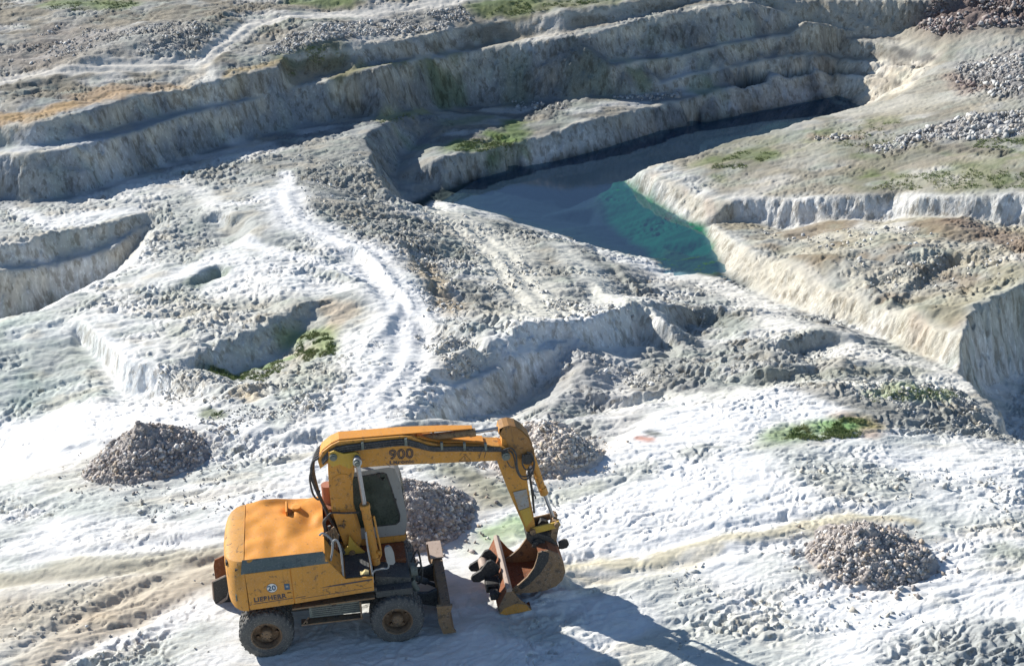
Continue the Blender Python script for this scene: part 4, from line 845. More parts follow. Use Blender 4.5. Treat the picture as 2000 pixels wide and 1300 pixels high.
# hoist cylinders
for y in (-.50, .50):
    bm = nb_(); cyl(bm, (2.285,y,1.46), (2.165,y,2.80), .088, n=26); cyl(bm, (2.168,y,2.76), (2.160,y,2.86), .102, n=26); cyl(bm, (2.19,y,2.52), (2.187,y,2.56), .097, n=26); cyl(bm, (2.28,y,1.56), (2.277,y,1.62), .099, n=26); tube(bm, [(2.32,y-.05,2.6),(2.36,y-.06,2.2),(2.40,y-.06,1.75),(2.37,y-.03,1.6)], .02); box(bm, 2.33, 2.41, y-.1, y-.03, 1.72, 1.80)
    hc = part('hoist_cylinder', bm, YEL, smooth_=True)
    bm = nb_(); cyl(bm, (2.16,y,2.8), (2.095,y,3.84), .046, n=20); cyl(bm, (2.095,y-.06,3.84), (2.095,y+.06,3.84), .09, n=20); part('piston_rod', bm, CHR, hc, smooth_=True)
# main boom
MB_ = [(1.36,3.60),(1.33,3.78),(1.44,3.97),(1.62,4.10),(1.78,4.165),(3.02,4.14),(3.20,4.11),(3.42,3.98),(3.75,3.86),(4.92,3.70),(5.10,3.62),(5.14,3.50),(5.08,3.40),(4.90,3.375),(2.71,3.52),(2.05,3.54),(1.90,3.66),(1.66,3.76),(1.50,3.70)]
bm = nb_(); prism(bm, MB_, -.22, .15); boom = part('main_boom', bm, YEL, bev=.012)
bm = nb_(); prism(bm, [(1.335,3.80),(1.44,3.99),(1.62,4.12),(1.78,4.185),(3.02,4.16),(3.85,4.11),(4.42,4.06),(4.42,4.045),(3.85,4.09),(3.02,4.14),(1.78,4.165),(1.62,4.10),(1.45,3.97),(1.35,3.79)], -.16, .15)
for v_ in bm.verts:
    if v_.co.y < 0 and v_.co.x > 3.5: v_.co.y = -.10 if v_.co.x < 4.2 else -.04
    if v_.co.y > 0 and v_.co.x > 3.5: v_.co.y = .13 if v_.co.x < 4.2 else .10
part('boom_top_plate', bm, ORA, boom, bev=.003)
bm = nb_(); prism(bm, [(3.30,4.055),(3.45,3.985),(3.77,3.88),(4.60,3.765),(4.62,3.78),(3.77,3.895),(3.46,4.005),(3.31,4.07)], -.15, .14); part('boom_nose_plate', bm, ORA, boom, bev=.003)
bm = nb_(); [tube(bm, [(1.42,-.24-.02*k,3.80-.03*k),(1.60,-.25-.02*k,3.99-.04*k),(1.85,-.26,4.06-.05*k),(2.4,-.25,4.07-.05*k),(3.0,-.25,4.07-.05*k),(3.28,-.25,3.98-.045*k),(3.6,-.26,3.84-.03*k),(4.1,-.25,3.78-.03*k),(4.7,-.25,3.70-.03*k),(4.95,-.26,3.66-.02*k)], .026, 8) for k in range(3)]; part('hydraulic_line', bm, HOSE, boom, smooth_=True)
bm = nb_()
bm.free()
for x, z in ((2.2,3.96),(3.05,3.95),(3.75,3.78),(4.2,3.72),(4.62,3.66)): part('pipe_clamp', box(nb_(), x, x+.05, -.285, -.221, z, z+.16), STRP, boom, bev=.004)
bm = nb_(); cyl(bm, (3.06,-.25,4.02), (3.06,-.22,4.02), .05, n=18); cyl(bm, (3.06,-.265,4.02), (3.06,-.25,4.02), .028, n=10); part('cylinder_pin', bm, STRP, boom)
n9 = letters('model_number', '900', .30, 2.72, 3.66, -.2225, INK, rad(-2.5), boom, outline=True, sx=1.02)
letters('series_name', 'Litronic', .115, 2.72, 3.545, -.2225, INK, rad(-2.5), boom, sx=1.25)
bm = nb_(); tp = [(4.10,3.455),(4.235,3.585),(4.335,3.44)]; tube(bm, [(x, -.223, z) for x, z in tp+tp[:1]], .006, 6, False); box(bm, 4.216, 4.23, -.2235, -.2205, 3.485, 3.545); box(bm, 4.216, 4.23, -.2235, -.2205, 3.465, 3.477); part('warning_triangle', bm, INK, boom)
random.seed(4)
for k in range(6):
    x = 2.2+random.random()*2.6; z = 3.56+random.random()*.2; a = random.uniform(-1.2, .5); L = .05+.08*random.random(); part('paint_scratch', prism(nb_(), [(x, z), (x+L*math.cos(a), z+L*math.sin(a)), (x+L*math.cos(a)+.008, z+L*math.sin(a)+.006), (x+.008, z+.006)], -.2235, -.2195), INK, boom)
for x in (4.50, 4.60): part('paint_scratch', prism(nb_(), [(x,3.47),(x+.012,3.47),(x+.06,3.62),(x+.048,3.62)], -.2235, -.2195), INK, boom)

# stick cylinder
bm = nb_(); cyl(bm, (3.30,-.02,3.95), (4.42,-.02,3.96), .075, n=24); cyl(bm, (4.36,-.02,3.955), (4.48,-.02,3.962), .086, n=24); cyl(bm, (3.62,-.02,3.962), (3.66,-.02,3.963), .084, n=24); sc_ = part('stick_cylinder', bm, BRN, smooth_=True)
bm = nb_(); cyl(bm, (4.45,-.02,3.96), (4.99,-.02,4.00), .038, n=18); cyl(bm, (4.99,-.1,4.0), (4.99,.06,4.0), .06, n=18); part('piston_rod', bm, CHR, sc_, smooth_=True)
# stick
lowz = lambda l: [(x, z if z < 3.85 else 3.85+(z-3.85)*.60) for x, z in l]
SK = [(4.94,4.20),(5.03,4.27),(5.13,4.29),(5.26,4.22),(5.38,4.06),(5.52,3.80),(5.60,3.52),(5.60,3.28),(5.50,3.12),(5.44,3.02),(5.52,2.3),(5.565,2.0),(5.60,1.62),(5.50,1.50),(5.42,1.56),(5.22,2.15),(5.05,2.68),(4.93,3.10),(4.87,3.32),(4.90,3.5),(4.98,3.66),(4.99,3.85),(4.92,4.02)]
SK = lowz(SK); bm = nb_(); prism(bm, SK, -.15, .15); stick = part('stick', bm, YEL, bev=.012)
BYP = paint_mat('browned_yellow_paint', (.34,.175,.055), (.22,.115,.05), (.10,.07,.05), .5, .54)
hc_ = [(4.93,4.02),(4.95,4.22),(5.03,4.285),(5.13,4.305),(5.27,4.235),(5.395,4.07),(5.535,3.80),(5.618,3.52),(5.618,3.28)]; hc_ = lowz(hc_); bm = nb_(); prism(bm, hc_+[(x-.012*(1 if x > 5.3 else .3), z-.012) for x, z in hc_[::-1]], -.19, .17); part('head_cover', bm, BYP, stick)
bm = nb_(); prism(bm, lowz([(4.95,4.22),(5.03,4.275),(5.13,4.295),(5.27,4.225),(5.39,4.065),(5.53,3.80),(5.61,3.52),(5.61,3.28),(5.52,3.14),(5.46,3.30),(5.30,3.36),(5.16,3.55),(5.06,3.80),(4.97,3.95)]), -.19, -.152); prism(bm, lowz([(4.95,4.22),(5.03,4.275),(5.13,4.295),(5.27,4.225),(5.39,4.065),(5.53,3.80),(5.61,3.52),(5.61,3.28),(5.52,3.14),(5.46,3.30),(5.30,3.36),(5.16,3.55),(5.06,3.80),(4.97,3.95)]), .152, .17); part('stick_head_plate', bm, BYP, stick, bev=.02)
bm = nb_(); cyl(bm, (5.04,-.31,3.49), (5.04,.31,3.49), .085, n=24); cyl(bm, (5.04,-.33,3.49), (5.04,-.31,3.49), .045, n=12); part('stick_pivot', bm, STRP, stick, smooth_=True)
bm = nb_(); cyl(bm, (5.47,-.262,3.36), (5.47,-.242,3.36), .12, n=28); part('head_opening', bm, DRK, stick)
bm = nb_(); prism(bm, [(5.165,2.58),(5.44,2.62),(5.49,2.20),(5.27,2.14)], -.1735, -.170); part('worn_patch', bm, paint_mat('scraped_grey_metal', (.34,.34,.33), (.45,.26,.08), (.14,.10,.07), .5, .55, .3, sc=2), stick)
bm = nb_(); prism(bm, [(5.28,2.13),(5.50,2.19),(5.55,1.9),(5.40,1.72)], -.1735, -.170); part('paint_patch', bm, YEL2, stick)
bm = nb_(); tube(bm, [(4.95,-.27,3.62),(5.15,-.28,3.66),(5.24,-.29,3.5),(5.25,-.3,3.25),(5.30,-.3,3.05),(5.40,-.3,2.99),(5.5,-.3,3.02),(5.58,-.29,3.12),(5.61,-.28,3.3)], .017); tube(bm, [(4.95,-.26,3.58),(5.12,-.27,3.60),(5.2,-.28,3.45),(5.24,-.29,3.15),(5.34,-.29,2.95),(5.47,-.29,2.93),(5.58,-.28,3.05)], .015)
tube(bm, [(5.38,-.29,3.5),(5.36,-.3,3.3),(5.42,-.3,3.16),(5.53,-.3,3.15),(5.60,-.29,3.28),(5.56,-.28,3.47),(5.46,-.28,3.54)], .016); tube(bm, [(5.05,-.33,3.40),(5.12,-.30,3.25),(5.2,-.26,3.2)], .012); part('hydraulic_hose', bm, HOSE, stick, smooth_=True)
bm = nb_(); tube(bm, [(5.50,-.10,3.1),(5.55,-.10,2.6),(5.58,-.10,2.2),(5.59,-.1,2.0)], .022); tube(bm, [(5.50,.0,3.1),(5.57,.0,2.6),(5.60,.0,2.2)], .018); box(bm, 5.55, 5.60, -.12, 0, 2.44, 2.50); tube(bm, [(5.58,-.12,2.46),(5.62,-.12,2.40),(5.63,-.12,2.34)], .014); part('stick_pipe', bm, DRK, stick, smooth_=True)
# bucket cylinder and linkage
bm = nb_(); cyl(bm, (5.56,0,3.42), (5.80,0,2.46), .068, n=24); cyl(bm, (5.785,0,2.52), (5.83,0,2.36), .085, n=24); cyl(bm, (5.71,0,2.80), (5.72,0,2.76), .076, n=24); tube(bm, [(5.60,-.09,2.95),(5.66,-.1,2.7),(5.74,-.1,2.42)], .014); bc = part('bucket_cylinder', bm, YEL, smooth_=True)
bm = nb_(); cyl(bm, (5.82,0,2.38), (5.99,0,1.80), .036, n=18); part('piston_rod', bm, CHR, bc, smooth_=True)
for y in (-.20, .17):
    bm = nb_(); prism(bm, [(5.50,1.62),(5.56,1.56),(6.05,1.64),(6.12,1.70),(6.08,1.80),(5.98,1.77),(5.52,1.70)], y, y+.035); part('link_bar', bm, YEL2 if y < 0 else BRN, bev=.006)
for y in (-.14, .10): part('tipping_link', prism(nb_(), [(5.95,1.78),(6.09,1.80),(6.10,1.68),(6.02,1.25),(5.92,1.22),(5.88,1.30),(5.95,1.62)], y, y+.04), BRN, bev=.008)
for x, z, r in ((6.03,1.73,.055), (5.53,1.63,.06)): part('link_pin', cyl(nb_(), (x,-.26,z), (x,.26,z), r, n=18), BRN, bev=.004)
bm = nb_(); prism(bm, [(5.40,1.60),(5.60,1.60),(5.72,1.52),(5.86,1.46),(6.04,1.22),(6.02,1.06),(5.86,1.04),(5.66,1.20),(5.50,1.30),(5.40,1.44)], -.20, .20); cyl(bm, (5.57,-.30,1.36), (5.57,.30,1.36), .065, n=16); cyl(bm, (5.92,-.30,1.15), (5.92,.30,1.15), .065, n=16); prism(bm, [(5.6,1.5),(5.75,1.72),(5.88,1.68),(5.96,1.45),(5.8,1.4)], .02, .16)
part('quick_hitch', bm, DRK, bev=.02)
# bucket
def bucket(prof, hw, th, inner, outer, edge, cut):
    """shell swept along y with side plates; cut = edge line of the side plates"""
    root = link(D.objects.new('bucket', None)); root.empty_display_size = .1
    bm = nb_(); n = len(prof); P2 = [Vector((x, 0, z)) for x, z in prof]; off = []
    for i, q in enumerate(P2):
        t_ = (P2[min(i+1, n-1)]-P2[max(i-1, 0)]).normalized(); off.append(q+Vector((t_.z, 0, -t_.x))*th)
    pts = [(q.x, q.z) for q in P2]+[(q.x, q.z) for q in off[::-1]]
    prism(bm, pts, -hw+.02, hw-.02); obj('shell', bm, inner, root, bev=.004)
    for s_ in (-1, 1):
        bm = nb_(); prism(bm, [(q.x, q.z) for q in P2]+cut, s_*hw-.02, s_*hw+.02); obj('side_plate', bm, outer, root, bev=.006)
    return root
PR = [(5.58,1.34),(5.80,1.36),(6.0,1.24),(6.10,1.02),(6.13,.80),(6.06,.60),(5.92,.47),(5.70,.40),(5.40,.385),(5.12,.41),(4.98,.46)]
bk = bucket(PR, .55, .035, RUST, BRN, PINK, [(4.99,.52),(5.16,.62),(5.34,.78),(5.48,.98),(5.55,1.18)]); bk.location = (-1.3, 0, 0); bk.parent = EX
bm = nb_(); prism(bm, [(4.93,.44),(5.20,.385),(5.20,.37),(4.93,.42)], -.57, .57); obj('cutting_edge', bm, PINK, bk)
bm = nb_()
for y in (-.26, .22): prism(bm, [(5.50,1.28),(5.52,1.42),(5.62,1.46),(5.80,1.34),(5.95,1.26),(6.0,1.12),(6.08,1.0),(5.9,.95),(5.7,1.2)], y, y+.04)
prism(bm, [(6.08,1.16),(6.20,1.22),(6.28,1.20),(6.31,1.10),(6.26,1.02),(6.15,1.0),(6.10,1.02)], -.03, .03)
prism(bm, [(5.55,1.20),(5.66,1.38),(5.80,1.30),(5.78,1.12),(5.62,.86),(5.36,.60),(5.20,.50),(5.14,.56),(5.36,.76),(5.50,.98)], -.585, -.571)
obj('mounting_ears', bm, DRK, bk, bev=.008)

# loose hoses and pipes up the boom base
bm = nb_()
for k, dy in enumerate((.14, .06, -.02, -.10, -.18)):
    tube(bm, [(1.62+.02*k,dy,4.04),(1.42-.01*k,dy,3.92-.02*k),(1.29-.015*k,dy,3.74),(1.22-.012*k,dy,3.45),(1.24,dy,3.1),(1.30+.012*k,dy,2.75),(1.40+.01*k,dy,2.45),(1.52,dy,2.25),(1.62,dy,2.05)], .028)
tube(bm, [(1.2,-.2,3.6),(1.14,-.22,3.4),(1.17,-.22,3.05),(1.27,-.2,2.9),(1.3,-.2,3.1)], .022)
part('hose_bundle', bm, HOSE, smooth_=True)
bm = nb_(); tube(bm, [(1.40,-.33,2.52),(1.42,-.36,2.60),(1.52,-.36,2.66),(1.75,-.37,2.63),(2.04,-.37,2.61)], .020); tube(bm, [(1.40,-.33,2.55),(1.33,-.34,2.45),(1.36,-.36,2.25),(1.48,-.37,2.12),(1.42,-.35,2.36)], .035); tube(bm, [(1.44,-.36,2.3),(1.5,-.38,2.05),(1.60,-.40,1.9),(1.66,-.42,1.72)], .04); tube(bm, [(1.5,-.4,2.2),(1.4,-.5,2.05),(1.35,-.6,1.95)], .03); part('boom_foot_hose', bm, HOSE, smooth_=True)
bm = nb_()
for k in range(6): tube(bm, [(1.25+.05*k,-.40-.02*k,1.95),(1.30+.04*k,-.42,2.2+.03*k),(1.42+.03*k,-.42,2.15),(1.52,-.44,1.9-.02*k)], .022)
part('valve_hoses', bm, BRN, smooth_=True)
bm = nb_(); box(bm, 1.63, 1.75, -.33, -.302, 2.30, 2.33); box(bm, 1.70, 1.725, -.345, -.302, 2.26, 2.42); part('hose_bracket', bm, BRN, bev=.004)

# ------------------------------------------------ the two loose buckets
DB = thing('ditching_bucket', 'wide rusty bucket with black lugs lying between the dozer blade and the lowered bucket', 'bucket', (4.85, .1, .05))
ox, oy, oz = 4.85, .1, .05
def sh(bm): bmesh.ops.translate(bm, verts=bm.verts, vec=(-ox, -oy, -oz)); return bm
bm = nb_(); prism(bm, [(4.67,.24),(4.70,.13),(4.84,.09),(5.09,.09),(5.36,.14),(5.36,.165),(5.09,.125),(4.86,.125),(4.735,.165),(4.72,.25),(4.95,.68),(4.90,.70)], -.80, 1.20); obj('shell', sh(bm), RUST, DB, bev=.006)
for y, m_ in ((-.80, BRN), (1.20, RUST)):
    bm = nb_(); prism(bm, [(4.67,.24),(4.70,.12),(4.84,.085),(5.09,.085),(5.37,.135),(5.36,.19),(5.16,.38),(5.0,.62),(4.93,.70),(4.89,.69)], y-.015, y+.015); obj('side_plate', sh(bm), m_, DB, bev=.004)
bm = nb_(); prism(bm, [(4.83,.08),(5.36,.13),(5.26,.27),(5.05,.33),(4.80,.24),(4.71,.13)], -.8185, -.8155); obj('yellow_paint_remnant', sh(bm), YEL, DB)
bm = nb_(); prism(bm, [(4.86,.64),(4.97,.64),(4.99,.70),(4.93,.74),(4.87,.72)], -.83, 1.22); obj('top_rail', sh(bm), PINK, DB, bev=.01)
for y in (.02, .42):
    bm = nb_(); prism(bm, [(4.72,.86),(4.66,.90),(4.58,.88),(4.44,.68),(4.26,.58),(4.22,.50),(4.27,.42),(4.40,.40),(4.56,.48),(4.70,.52),(4.80,.56),(4.84,.70)], y-.035, y+.035); cyl(bm, (4.30,y-.05,.50), (4.30,y+.05,.50), .045, n=16); cyl(bm, (4.66,y-.05,.83), (4.66,y+.05,.83), .045, n=16)
    obj('mounting_lug', sh(bm), DRK, DB, bev=.012)
bm = nb_(); cyl(bm, (4.52,.06,.66), (4.52,.38,.66), .10, n=20); obj('cross_tube', sh(bm), PINK, DB, smooth_=True)
bm = nb_(); box(bm, 4.50, 4.80, -.30, .0, .30, .52); box(bm, 4.56, 4.74, -.55, -.32, .28, .44); cyl(bm, (4.58,-.30,.42), (4.58,.05,.42), .07, n=14); obj('swivel_block', sh(bm), DRK, DB, bev=.03)
bm = nb_(); tube(bm, [(4.55,.1,.60),(4.62,-.05,.50),(4.58,-.2,.38),(4.68,-.35,.34),(4.80,-.3,.50),(4.76,-.1,.58)], .022); tube(bm, [(4.6,0,.55),(4.7,-.1,.44),(4.66,-.3,.33),(4.78,-.45,.36),(4.85,-.40,.5)], .02); tube(bm, [(4.66,-.42,.45),(4.74,-.55,.46),(4.80,-.5,.38),(4.72,-.42,.34),(4.66,-.42,.45)], .018); obj('hydraulic_hose', sh(bm), HOSE, DB, smooth_=True)

RB = thing('digging_bucket', 'small rusty digging bucket resting on the ground behind the excavator counterweight', 'bucket', (-.75, 1.25, -.12))
bm = nb_(); prof = [(-.34,.10),(-.20,.01),(.1,0),(.34,.06),(.44,.28),(.40,.55),(.22,.74)]
pts = prof+[(x*.94, z*.93+.035) for x, z in prof[::-1]]; prism(bm, pts, -.42, .42); obj('shell', bm, RUST, RB, bev=.005)
for s_ in (-1, 1):
    bm = nb_(); prism(bm, [(-.36,.10),(-.20,0),(.1,-.01),(.35,.05),(.455,.28),(.41,.56),(.22,.76),(-.10,.80),(-.36,.70),(-.40,.55),(-.40,.24)], s_*.42-.02, s_*.42+.02); obj('side_plate', bm, RUST if s_ > 0 else DRK, RB, bev=.006)
bm = nb_(); tube(bm, [(-.40,-.44,.28),(-.38,-.44,.72),(-.1,-.44,.83),(.2,-.44,.79)], .018, 6, False); tube(bm, [(-.38,-.44,.12),(-.12,-.45,.30),(.0,-.45,.60)], .018, 6, False); prism(bm, [(-.38,.08),(-.12,.25),(-.10,.30),(-.38,.14)], -.46, -.2); obj('worn_edge', bm, PINK, RB)
# ------------------------------------------------ stones: broken-rock shapes set into one mesh
def rock_templates(n=10, seed=3):
    rg = np.random.default_rng(seed); out = []
    for k in range(n):
        bm = nb_(); q = rg.normal(size=(11, 3)); q /= np.linalg.norm(q, axis=1)[:, None]; q *= rg.uniform(.75, 1.1, (11, 1))*np.array([1, rg.uniform(.6, 1), rg.uniform(.45, .85)])
        for c_ in q: bm.verts.new(c_)
        rs_ = bmesh.ops.convex_hull(bm, input=bm.verts); bmesh.ops.delete(bm, geom=[v_ for v_ in bm.verts if not v_.link_faces], context='VERTS'); bm.verts.index_update()
        bm.verts.ensure_lookup_table(); bm.faces.ensure_lookup_table()
        out.append((np.array([v_.co[:] for v_ in bm.verts]), np.array([[v_.index for v_ in f.verts] for f in bm.faces]))); bm.free()
    return out
RT = rock_templates()
def stones(name, pos, size, cols, mat, base=None, seed=1):
    rg = np.random.default_rng(seed); V, Fc, Cc = [], [], []; off = 0
    if base is not None: V.append(base[0]); Fc.append(base[1]); Cc.append(base[2]); off = len(base[0])
    k = rg.integers(0, len(RT), len(pos)); q = rg.normal(size=(len(pos), 4)); q /= np.linalg.norm(q, axis=1)[:, None]
    for i in range(len(RT)):
        m = np.where(k == i)[0]
        if not len(m): continue
        w_, x, y, z = q[m].T
        Rm = np.stack([1-2*(y*y+z*z), 2*(x*y-z*w_), 2*(x*z+y*w_), 2*(x*y+z*w_), 1-2*(x*x+z*z), 2*(y*z-x*w_), 2*(x*z-y*w_), 2*(y*z+x*w_), 1-2*(x*x+y*y)], 1).reshape(-1, 3, 3)
        tv, tf = RT[i]; vv = np.einsum('nij,vj->nvi', Rm, tv)*size[m][:, None, None]+pos[m][:, None, :]
        V.append(vv.reshape(-1, 3)); Fc.append((tf[None]+(np.arange(len(m))*len(tv))[:, None, None]+off).reshape(-1, 3)); off += vv.shape[0]*vv.shape[1]
        Cc.append(np.repeat(cols[m], len(tv), 0))
    V = np.concatenate(V).astype(np.float32); Fc = np.concatenate(Fc).astype(np.int32); Cc = np.concatenate(Cc)
    me = D.meshes.new(name); me.vertices.add(len(V)); me.vertices.foreach_set('co', V.ravel()); me.loops.add(Fc.size); me.loops.foreach_set('vertex_index', Fc.ravel())
    me.polygons.add(len(Fc)); me.polygons.foreach_set('loop_start', np.arange(0, Fc.size, 3, dtype=np.int32)); me.update()
    ca = me.color_attributes.new('Col', 'FLOAT_COLOR', 'POINT'); ca.data.foreach_set('color', np.c_[Cc, np.ones(len(Cc))].astype(np.float32).ravel())
    me.materials.append(mat); return link(D.objects.new(name, me))
rm, t, b, o = newmat('broken_stone'); at = N(t, 'ShaderNodeAttribute', attribute_name='Col'); c = coords(t); n1 = noise(t, c, 26, 5, .65); n2 = noise(t, c, 7, 4, .6)
col = mix(t, math_(t, 'MULTIPLY', ramp(t, n1, .45, .7), .35), at.outputs[0], mix(t, 1.0, at.outputs[0], (.6, .56, .52), 'MULTIPLY')); col = mix(t, math_(t, 'MULTIPLY', ramp(t, n2, .5, .75), .3), col, (.42, .39, .35))
t.links.new(col, b.inputs['Base Color']); b.inputs['Roughness'].default_value = .92; b.inputs['Specular IOR Level'].default_value = .2; t.links.new(bump(t, n1, .7, .015), b.inputs['Normal'])
def gz(x, y): return exc_flat(np.atleast_1d(x), np.atleast_1d(y), ground_h(np.atleast_1d(np.asarray(x, float)), np.atleast_1d(np.asarray(y, float))))
def tints(rg, n, kind):
    pal = {'pile': [(.48,.435,.40),(.37,.34,.325),(.54,.49,.455),(.42,.385,.365),(.66,.64,.61),(.48,.40,.32)], 'pile_lit': [(.62,.56,.49),(.50,.45,.40),(.68,.63,.56),(.56,.50,.44),(.76,.73,.68),(.58,.49,.38)], 'chalk': [(.70,.70,.68),(.55,.55,.53),(.46,.46,.44),(.62,.58,.50)],
           'rub': [(.48,.48,.47),(.38,.38,.38),(.60,.60,.58),(.44,.41,.37)], 'brn': [(.26,.21,.20),(.32,.28,.26),(.20,.16,.16),(.42,.40,.39)]}[kind]
    p = np.array(pal)[rg.integers(0, len(pal), n)]; return p*rg.uniform(.8, 1.2, n)[:, None]
def pile(label, x, y, r, h, rot, ell, seed):
    rg = np.random.default_rng(seed); n = 120; g = np.linspace(-1.25, 1.25, n); X, Y = np.meshgrid(g, g); 
    def prof(X, Y):
        d = np.hypot(X, Y)*(1+.13*vn(np.arctan2(Y, X)*1.2+5, X*0+seed, 3)+.06*vn(X*3, Y*3, seed)); 
        s_ = np.clip(1.12-d, 0, 2)/1.12; s_ = s_*(1+.24*vn(X*1.7+seed, Y*1.7, 4)*s_); return h*(s_**1.02) - .16*h*np.exp(-(d/.3)**2)
    cr_, sr_ = math.cos(rot), math.sin(rot)
    def wpos(X, Y): a, b_ = X*r*ell, Y*r/ell**.5; return x+a*cr_-b_*sr_, y+a*sr_+b_*cr_
    wx, wy = wpos(X, Y); base = gz(wx.ravel(), wy.ravel()).reshape(X.shape); hh_ = prof(X, Y)
    Z = base+hh_+.05*fbm(wx*7, wy*7, 4, seed)*(hh_ > 0)+.03*np.abs(vn(wx*13, wy*13, seed))*(hh_ > 0)-.12*(hh_ <= 0.0)
    gzc = float(gz(x, y)[0])
    V = np.stack([wx-x, wy-y, Z-gzc], -1).reshape(-1, 3); i_ = (np.arange(n-1)[:, None]*n+np.arange(n-1)[None]).ravel()
    Fc = np.concatenate([np.stack([i_, i_+1, i_+n+1], 1), np.stack([i_, i_+n+1, i_+n], 1)]); cc = tints(rg, len(V), 'pile')*.0+np.array([.42,.385,.36])*(1.3 if seed == 13 else 1)*(1+.15*fbm(wx*3, wy*3, 3, 5).reshape(-1, 1))  # one pile's base and stones tinted lighter, as sunlit
    m = 7000; a = rg.uniform(0, 2*math.pi, m); d = np.where(rg.random(m) < .93, np.sqrt(rg.uniform(0, 1, m))*1.12, rg.uniform(1.0, 1.6, m)); px_, py_ = d*np.cos(a), d*np.sin(a)
    sx_, sy_ = wpos(px_, py_); low = np.clip(d, 0, 1); lobe = .5+.5*np.cos(a-(-1.0-rot))
    sz = rg.lognormal(math.log(.018), .66, m)*(1+1.3*low**2*lobe); sz = np.clip(sz, .008, .11); keep = (d < 1.02) | (rg.random(m) < .35)
    sx_, sy_, sz, px_, py_ = [q[keep] for q in (sx_, sy_, sz, px_, py_)]
    szz = gz(sx_, sy_)+np.maximum(prof(px_, py_), 0)+sz*.25
    o = stones('rock_pile', np.stack([sx_-x, sy_-y, szz-gzc], 1), sz, tints(rg, len(sz), 'pile_lit' if seed == 13 else 'pile'), rm, (V, Fc, cc), seed)
    o.location = (x, y, gzc); o['label'] = label; o['category'] = 'rock pile'; o['group'] = 'heaps of broken rock standing on the chalk'; return o
pile('grey brown heap of broken rock standing alone at the left, away from the excavator', -3.2, 8.35, 1.34, 1.02, .1, 1.05, 11)
pile('heap of broken rock right behind the cab and dozer blade of the excavator', 3.05, 3.45, 1.40, 1.25, .3, 1.02, 12)
pile('pale tan heap of broken rock coloured as sunlit, partly hidden behind the elbow of the boom', 6.8, 6.15, 1.3, 1.4, -.2, 1.0, 13)
pile('heap of broken rock on white chalk at the right, far in front of the bucket', 12.8, -.15, 1.10, .80, -.65, 1.08, 14)

# coarse rubble on the far heaps and loose stones on the near ground: nobody could count them
def scatter(name, polys, kind, seed, label=None):
    rg = np.random.default_rng(seed); PX, SZ = [], []
    for px, cnt, s0 in polys:
        p = W(px); x0, y0 = p.min(0); x1, y1 = p.max(0); n = cnt*4; X = rg.uniform(x0, x1, n); Y = rg.uniform(y0, y1, n); c_ = np.zeros(n, bool); j = len(p)-1
        for i in range(len(p)):
            if p[i, 1] != p[j, 1]: c_ ^= ((p[i, 1] > Y) != (p[j, 1] > Y)) & (X < (p[j, 0]-p[i, 0])*(Y-p[i, 1])/(p[j, 1]-p[i, 1])+p[i, 0])
            j = i
        dn = fbm(X*.9, Y*1.3, 3, seed) > (-.25 if cnt > 1500 else -.05)
        X, Y = X[c_ & dn][:cnt], Y[c_ & dn][:cnt]; PX.append(np.stack([X, Y], 1)); SZ.append(np.clip(rg.lognormal(math.log(s0*.8), .65, len(X)), s0*.25, s0*4))
    p = np.concatenate(PX); s_ = np.concatenate(SZ); z = gz(p[:, 0], p[:, 1])+s_*.15
    ok = (np.abs(p[:, 0]-1.4) > 2.6) | (np.abs(p[:, 1]) > 1.6)
    p, s_, z = p[ok], s_[ok], z[ok]
    o = stones(name, np.c_[p, z], s_, tints(rg, len(p), kind), rm, None, seed); o['kind'] = 'stuff'; return o
scatter('rubble', [([(500,112),(560,70),(760,38),(900,14),(930,42),(640,80)], 4200, .045), ([(130,122),(200,65),(340,45),(430,62),(390,104),(250,108)], 1400, .035), ([(0,100),(120,50),(220,60),(120,118),(0,130)], 900, .035),
   ([(1750,275),(1850,238),(2080,214),(2080,270),(1900,276)], 3600, .06), ([(1865,135),(2080,95),(2080,195),(1940,188)], 2600, .055), ([(1690,290),(1740,300),(1800,272),(1780,262)], 260, .06), ([(1590,266),(1670,266),(1670,274),(1590,274)], 120, .05), ([(1000,195),(1100,195),(1110,220),(1010,215)], 160, .06), ([(1190,190),(1330,180),(1330,192),(1200,200)], 260, .05)], 'rub', 31)
scatter('brown_rubble', [([(1785,42),(1860,-5),(2060,-5),(2060,52),(1900,70),(1820,73)], 4200, .06), ([(1860,150),(1930,165),(1900,190)], 200, .05)], 'brn', 32)
scatter('loose_stones', [([(560,300),(700,300),(760,390),(900,430),(820,500),(700,470),(600,400)], 1700, .028), ([(800,460),(920,520),(900,620),(830,600),(790,520)], 800, .04), ([(840,600),(900,620),(950,720),(880,740),(810,660)], 700, .04),
   ([(280,700),(560,740),(640,800),(420,860),(340,790)], 1100, .034), ([(1050,560),(1200,600),(1250,620),(1080,640)], 400, .045), ([(1150,690),(1320,740),(1280,800),(1180,790)], 300, .035), ([(1650,750),(1880,760),(1960,860),(1750,840)], 900, .03), ([(1300,560),(1400,600),(1350,640),(1280,600)], 200, .035),
   ([(150,900),(420,860),(560,1000),(300,1030)], 350, .028), ([(1200,1130),(1500,1080),(1900,1250),(1300,1290)], 320, .03), ([(0,1150),(430,1100),(430,1290),(0,1290)], 120, .024), ([(1500,900),(2000,930),(2000,1050),(1700,1010)], 350, .032), ([(1450,440),(1990,470),(1950,540),(1700,560)], 500, .045), ([(900,420),(1000,470),(1060,560),(980,600),(900,520)], 500, .035)], 'chalk', 33)

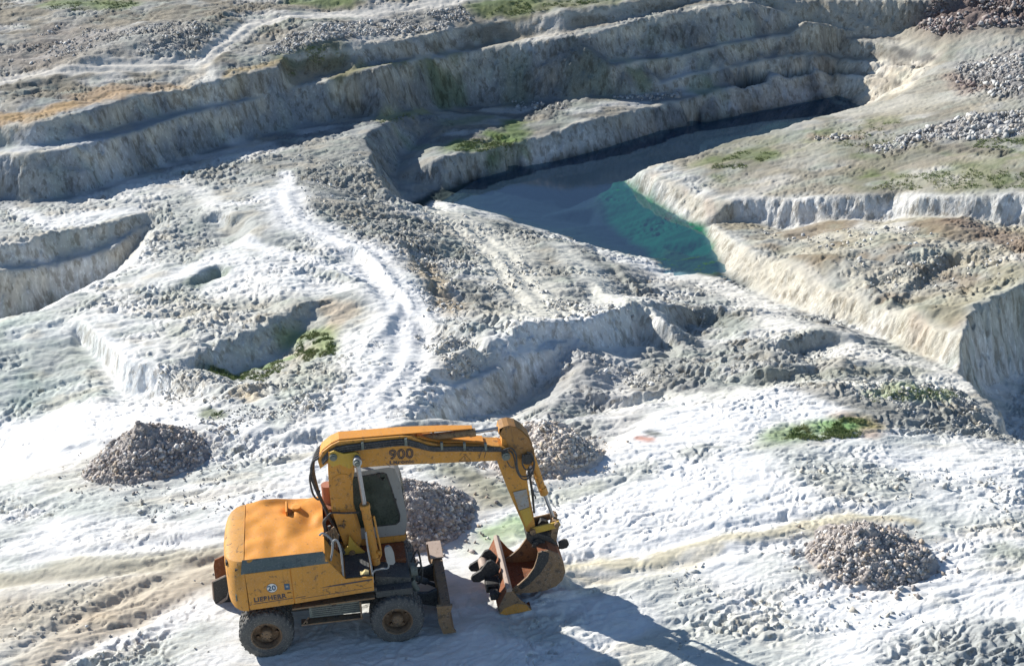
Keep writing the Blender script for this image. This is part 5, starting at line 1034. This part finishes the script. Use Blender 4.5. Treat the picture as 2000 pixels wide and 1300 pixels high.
# grass and moss tufts on the green patches: nobody could count the blades
rg = np.random.default_rng(41); TX = []
for px, cnt in [([(1530,858),(1560,832),(1640,818),(1690,822),(1680,850),(1600,862)], 900), ([(570,690),(600,645),(650,650),(655,690),(600,705)], 700), ([(480,735),(540,705),(560,715),(500,745)], 350), ([(390,715),(420,700),(500,725),(470,745)], 350), ([(955,1058),(985,1030),(1015,1022),(1005,1048)], 160),
   ([(880,300),(900,280),(990,262),(1010,290),(940,302)], 700), ([(530,130),(600,92),(655,84),(660,100),(600,130)], 500), ([(950,28),(1000,4),(1200,2),(1080,20)], 600), ([(80,22),(130,4),(270,4),(260,18)], 350), ([(1380,330),(1440,295),(1520,300),(1460,330)], 350), ([(1700,372),(1760,340),(2050,330),(2050,368)], 900), ([(1600,300),(1700,235),(1760,240),(1720,300)], 300), ([(1900,292),(1910,276),(2050,276),(2050,290)], 400), ([(400,812),(410,796),(440,800),(430,812)], 90), ([(1650,790),(1760,765),(1890,770),(1850,785)], 200), ([(720,248),(780,228),(835,220),(820,232)], 200), ([(640,152),(800,124),(900,106),(800,134)], 300)]:
    p = W(px); x0, y0 = p.min(0); x1, y1 = p.max(0); X = rg.uniform(x0, x1, cnt*4); Y = rg.uniform(y0, y1, cnt*4); c_ = np.zeros(cnt*4, bool); j = len(p)-1
    for i in range(len(p)):
        if p[i, 1] != p[j, 1]: c_ ^= ((p[i, 1] > Y) != (p[j, 1] > Y)) & (X < (p[j, 0]-p[i, 0])*(Y-p[i, 1])/(p[j, 1]-p[i, 1])+p[i, 0])
        j = i
    dn = vn(X*2.2, Y*2.6, 9)+.5*vn(X*6, Y*6, 4) > -.1
    TX.append(np.stack([X[c_ & dn][:cnt], Y[c_ & dn][:cnt]], 1))
p = np.concatenate(TX); z = gz(p[:, 0], p[:, 1]); n = len(p); NB_ = 7
bx = np.repeat(p[:, 0], NB_)+rg.normal(0, .028, n*NB_); by = np.repeat(p[:, 1], NB_)+rg.normal(0, .028, n*NB_); bz = np.repeat(z, NB_)-.01
hh_ = rg.uniform(.03, .085, n*NB_); an = rg.uniform(0, math.pi, n*NB_); wd_ = rg.uniform(.006, .014, n*NB_); lx, ly = rg.normal(0, .025, n*NB_), rg.normal(0, .025, n*NB_)
V = np.stack([np.stack([bx-wd_*np.cos(an), by-wd_*np.sin(an), bz], 1), np.stack([bx+wd_*np.cos(an), by+wd_*np.sin(an), bz], 1), np.stack([bx+lx, by+ly, bz+hh_], 1)], 1).reshape(-1, 3)
me = D.meshes.new('grass'); me.from_pydata(V.tolist(), [], np.arange(len(V)).reshape(-1, 3).tolist())
gmt, t, b, o = newmat('grass_blades'); c = coords(t); n1 = noise(t, c, 1.3, 4, .6); n2 = noise(t, c, 30, 2, .5)
t.links.new(mix(t, math_(t, 'MULTIPLY', ramp(t, n2, .4, .7), .6), mix(t, ramp(t, n1, .4, .65), (.12,.20,.06), (.22,.25,.11)), (.32,.30,.14)), b.inputs['Base Color']); b.inputs['Roughness'].default_value = .8
me.materials.append(gmt); go = link(D.objects.new('grass', me)); go['kind'] = 'stuff'
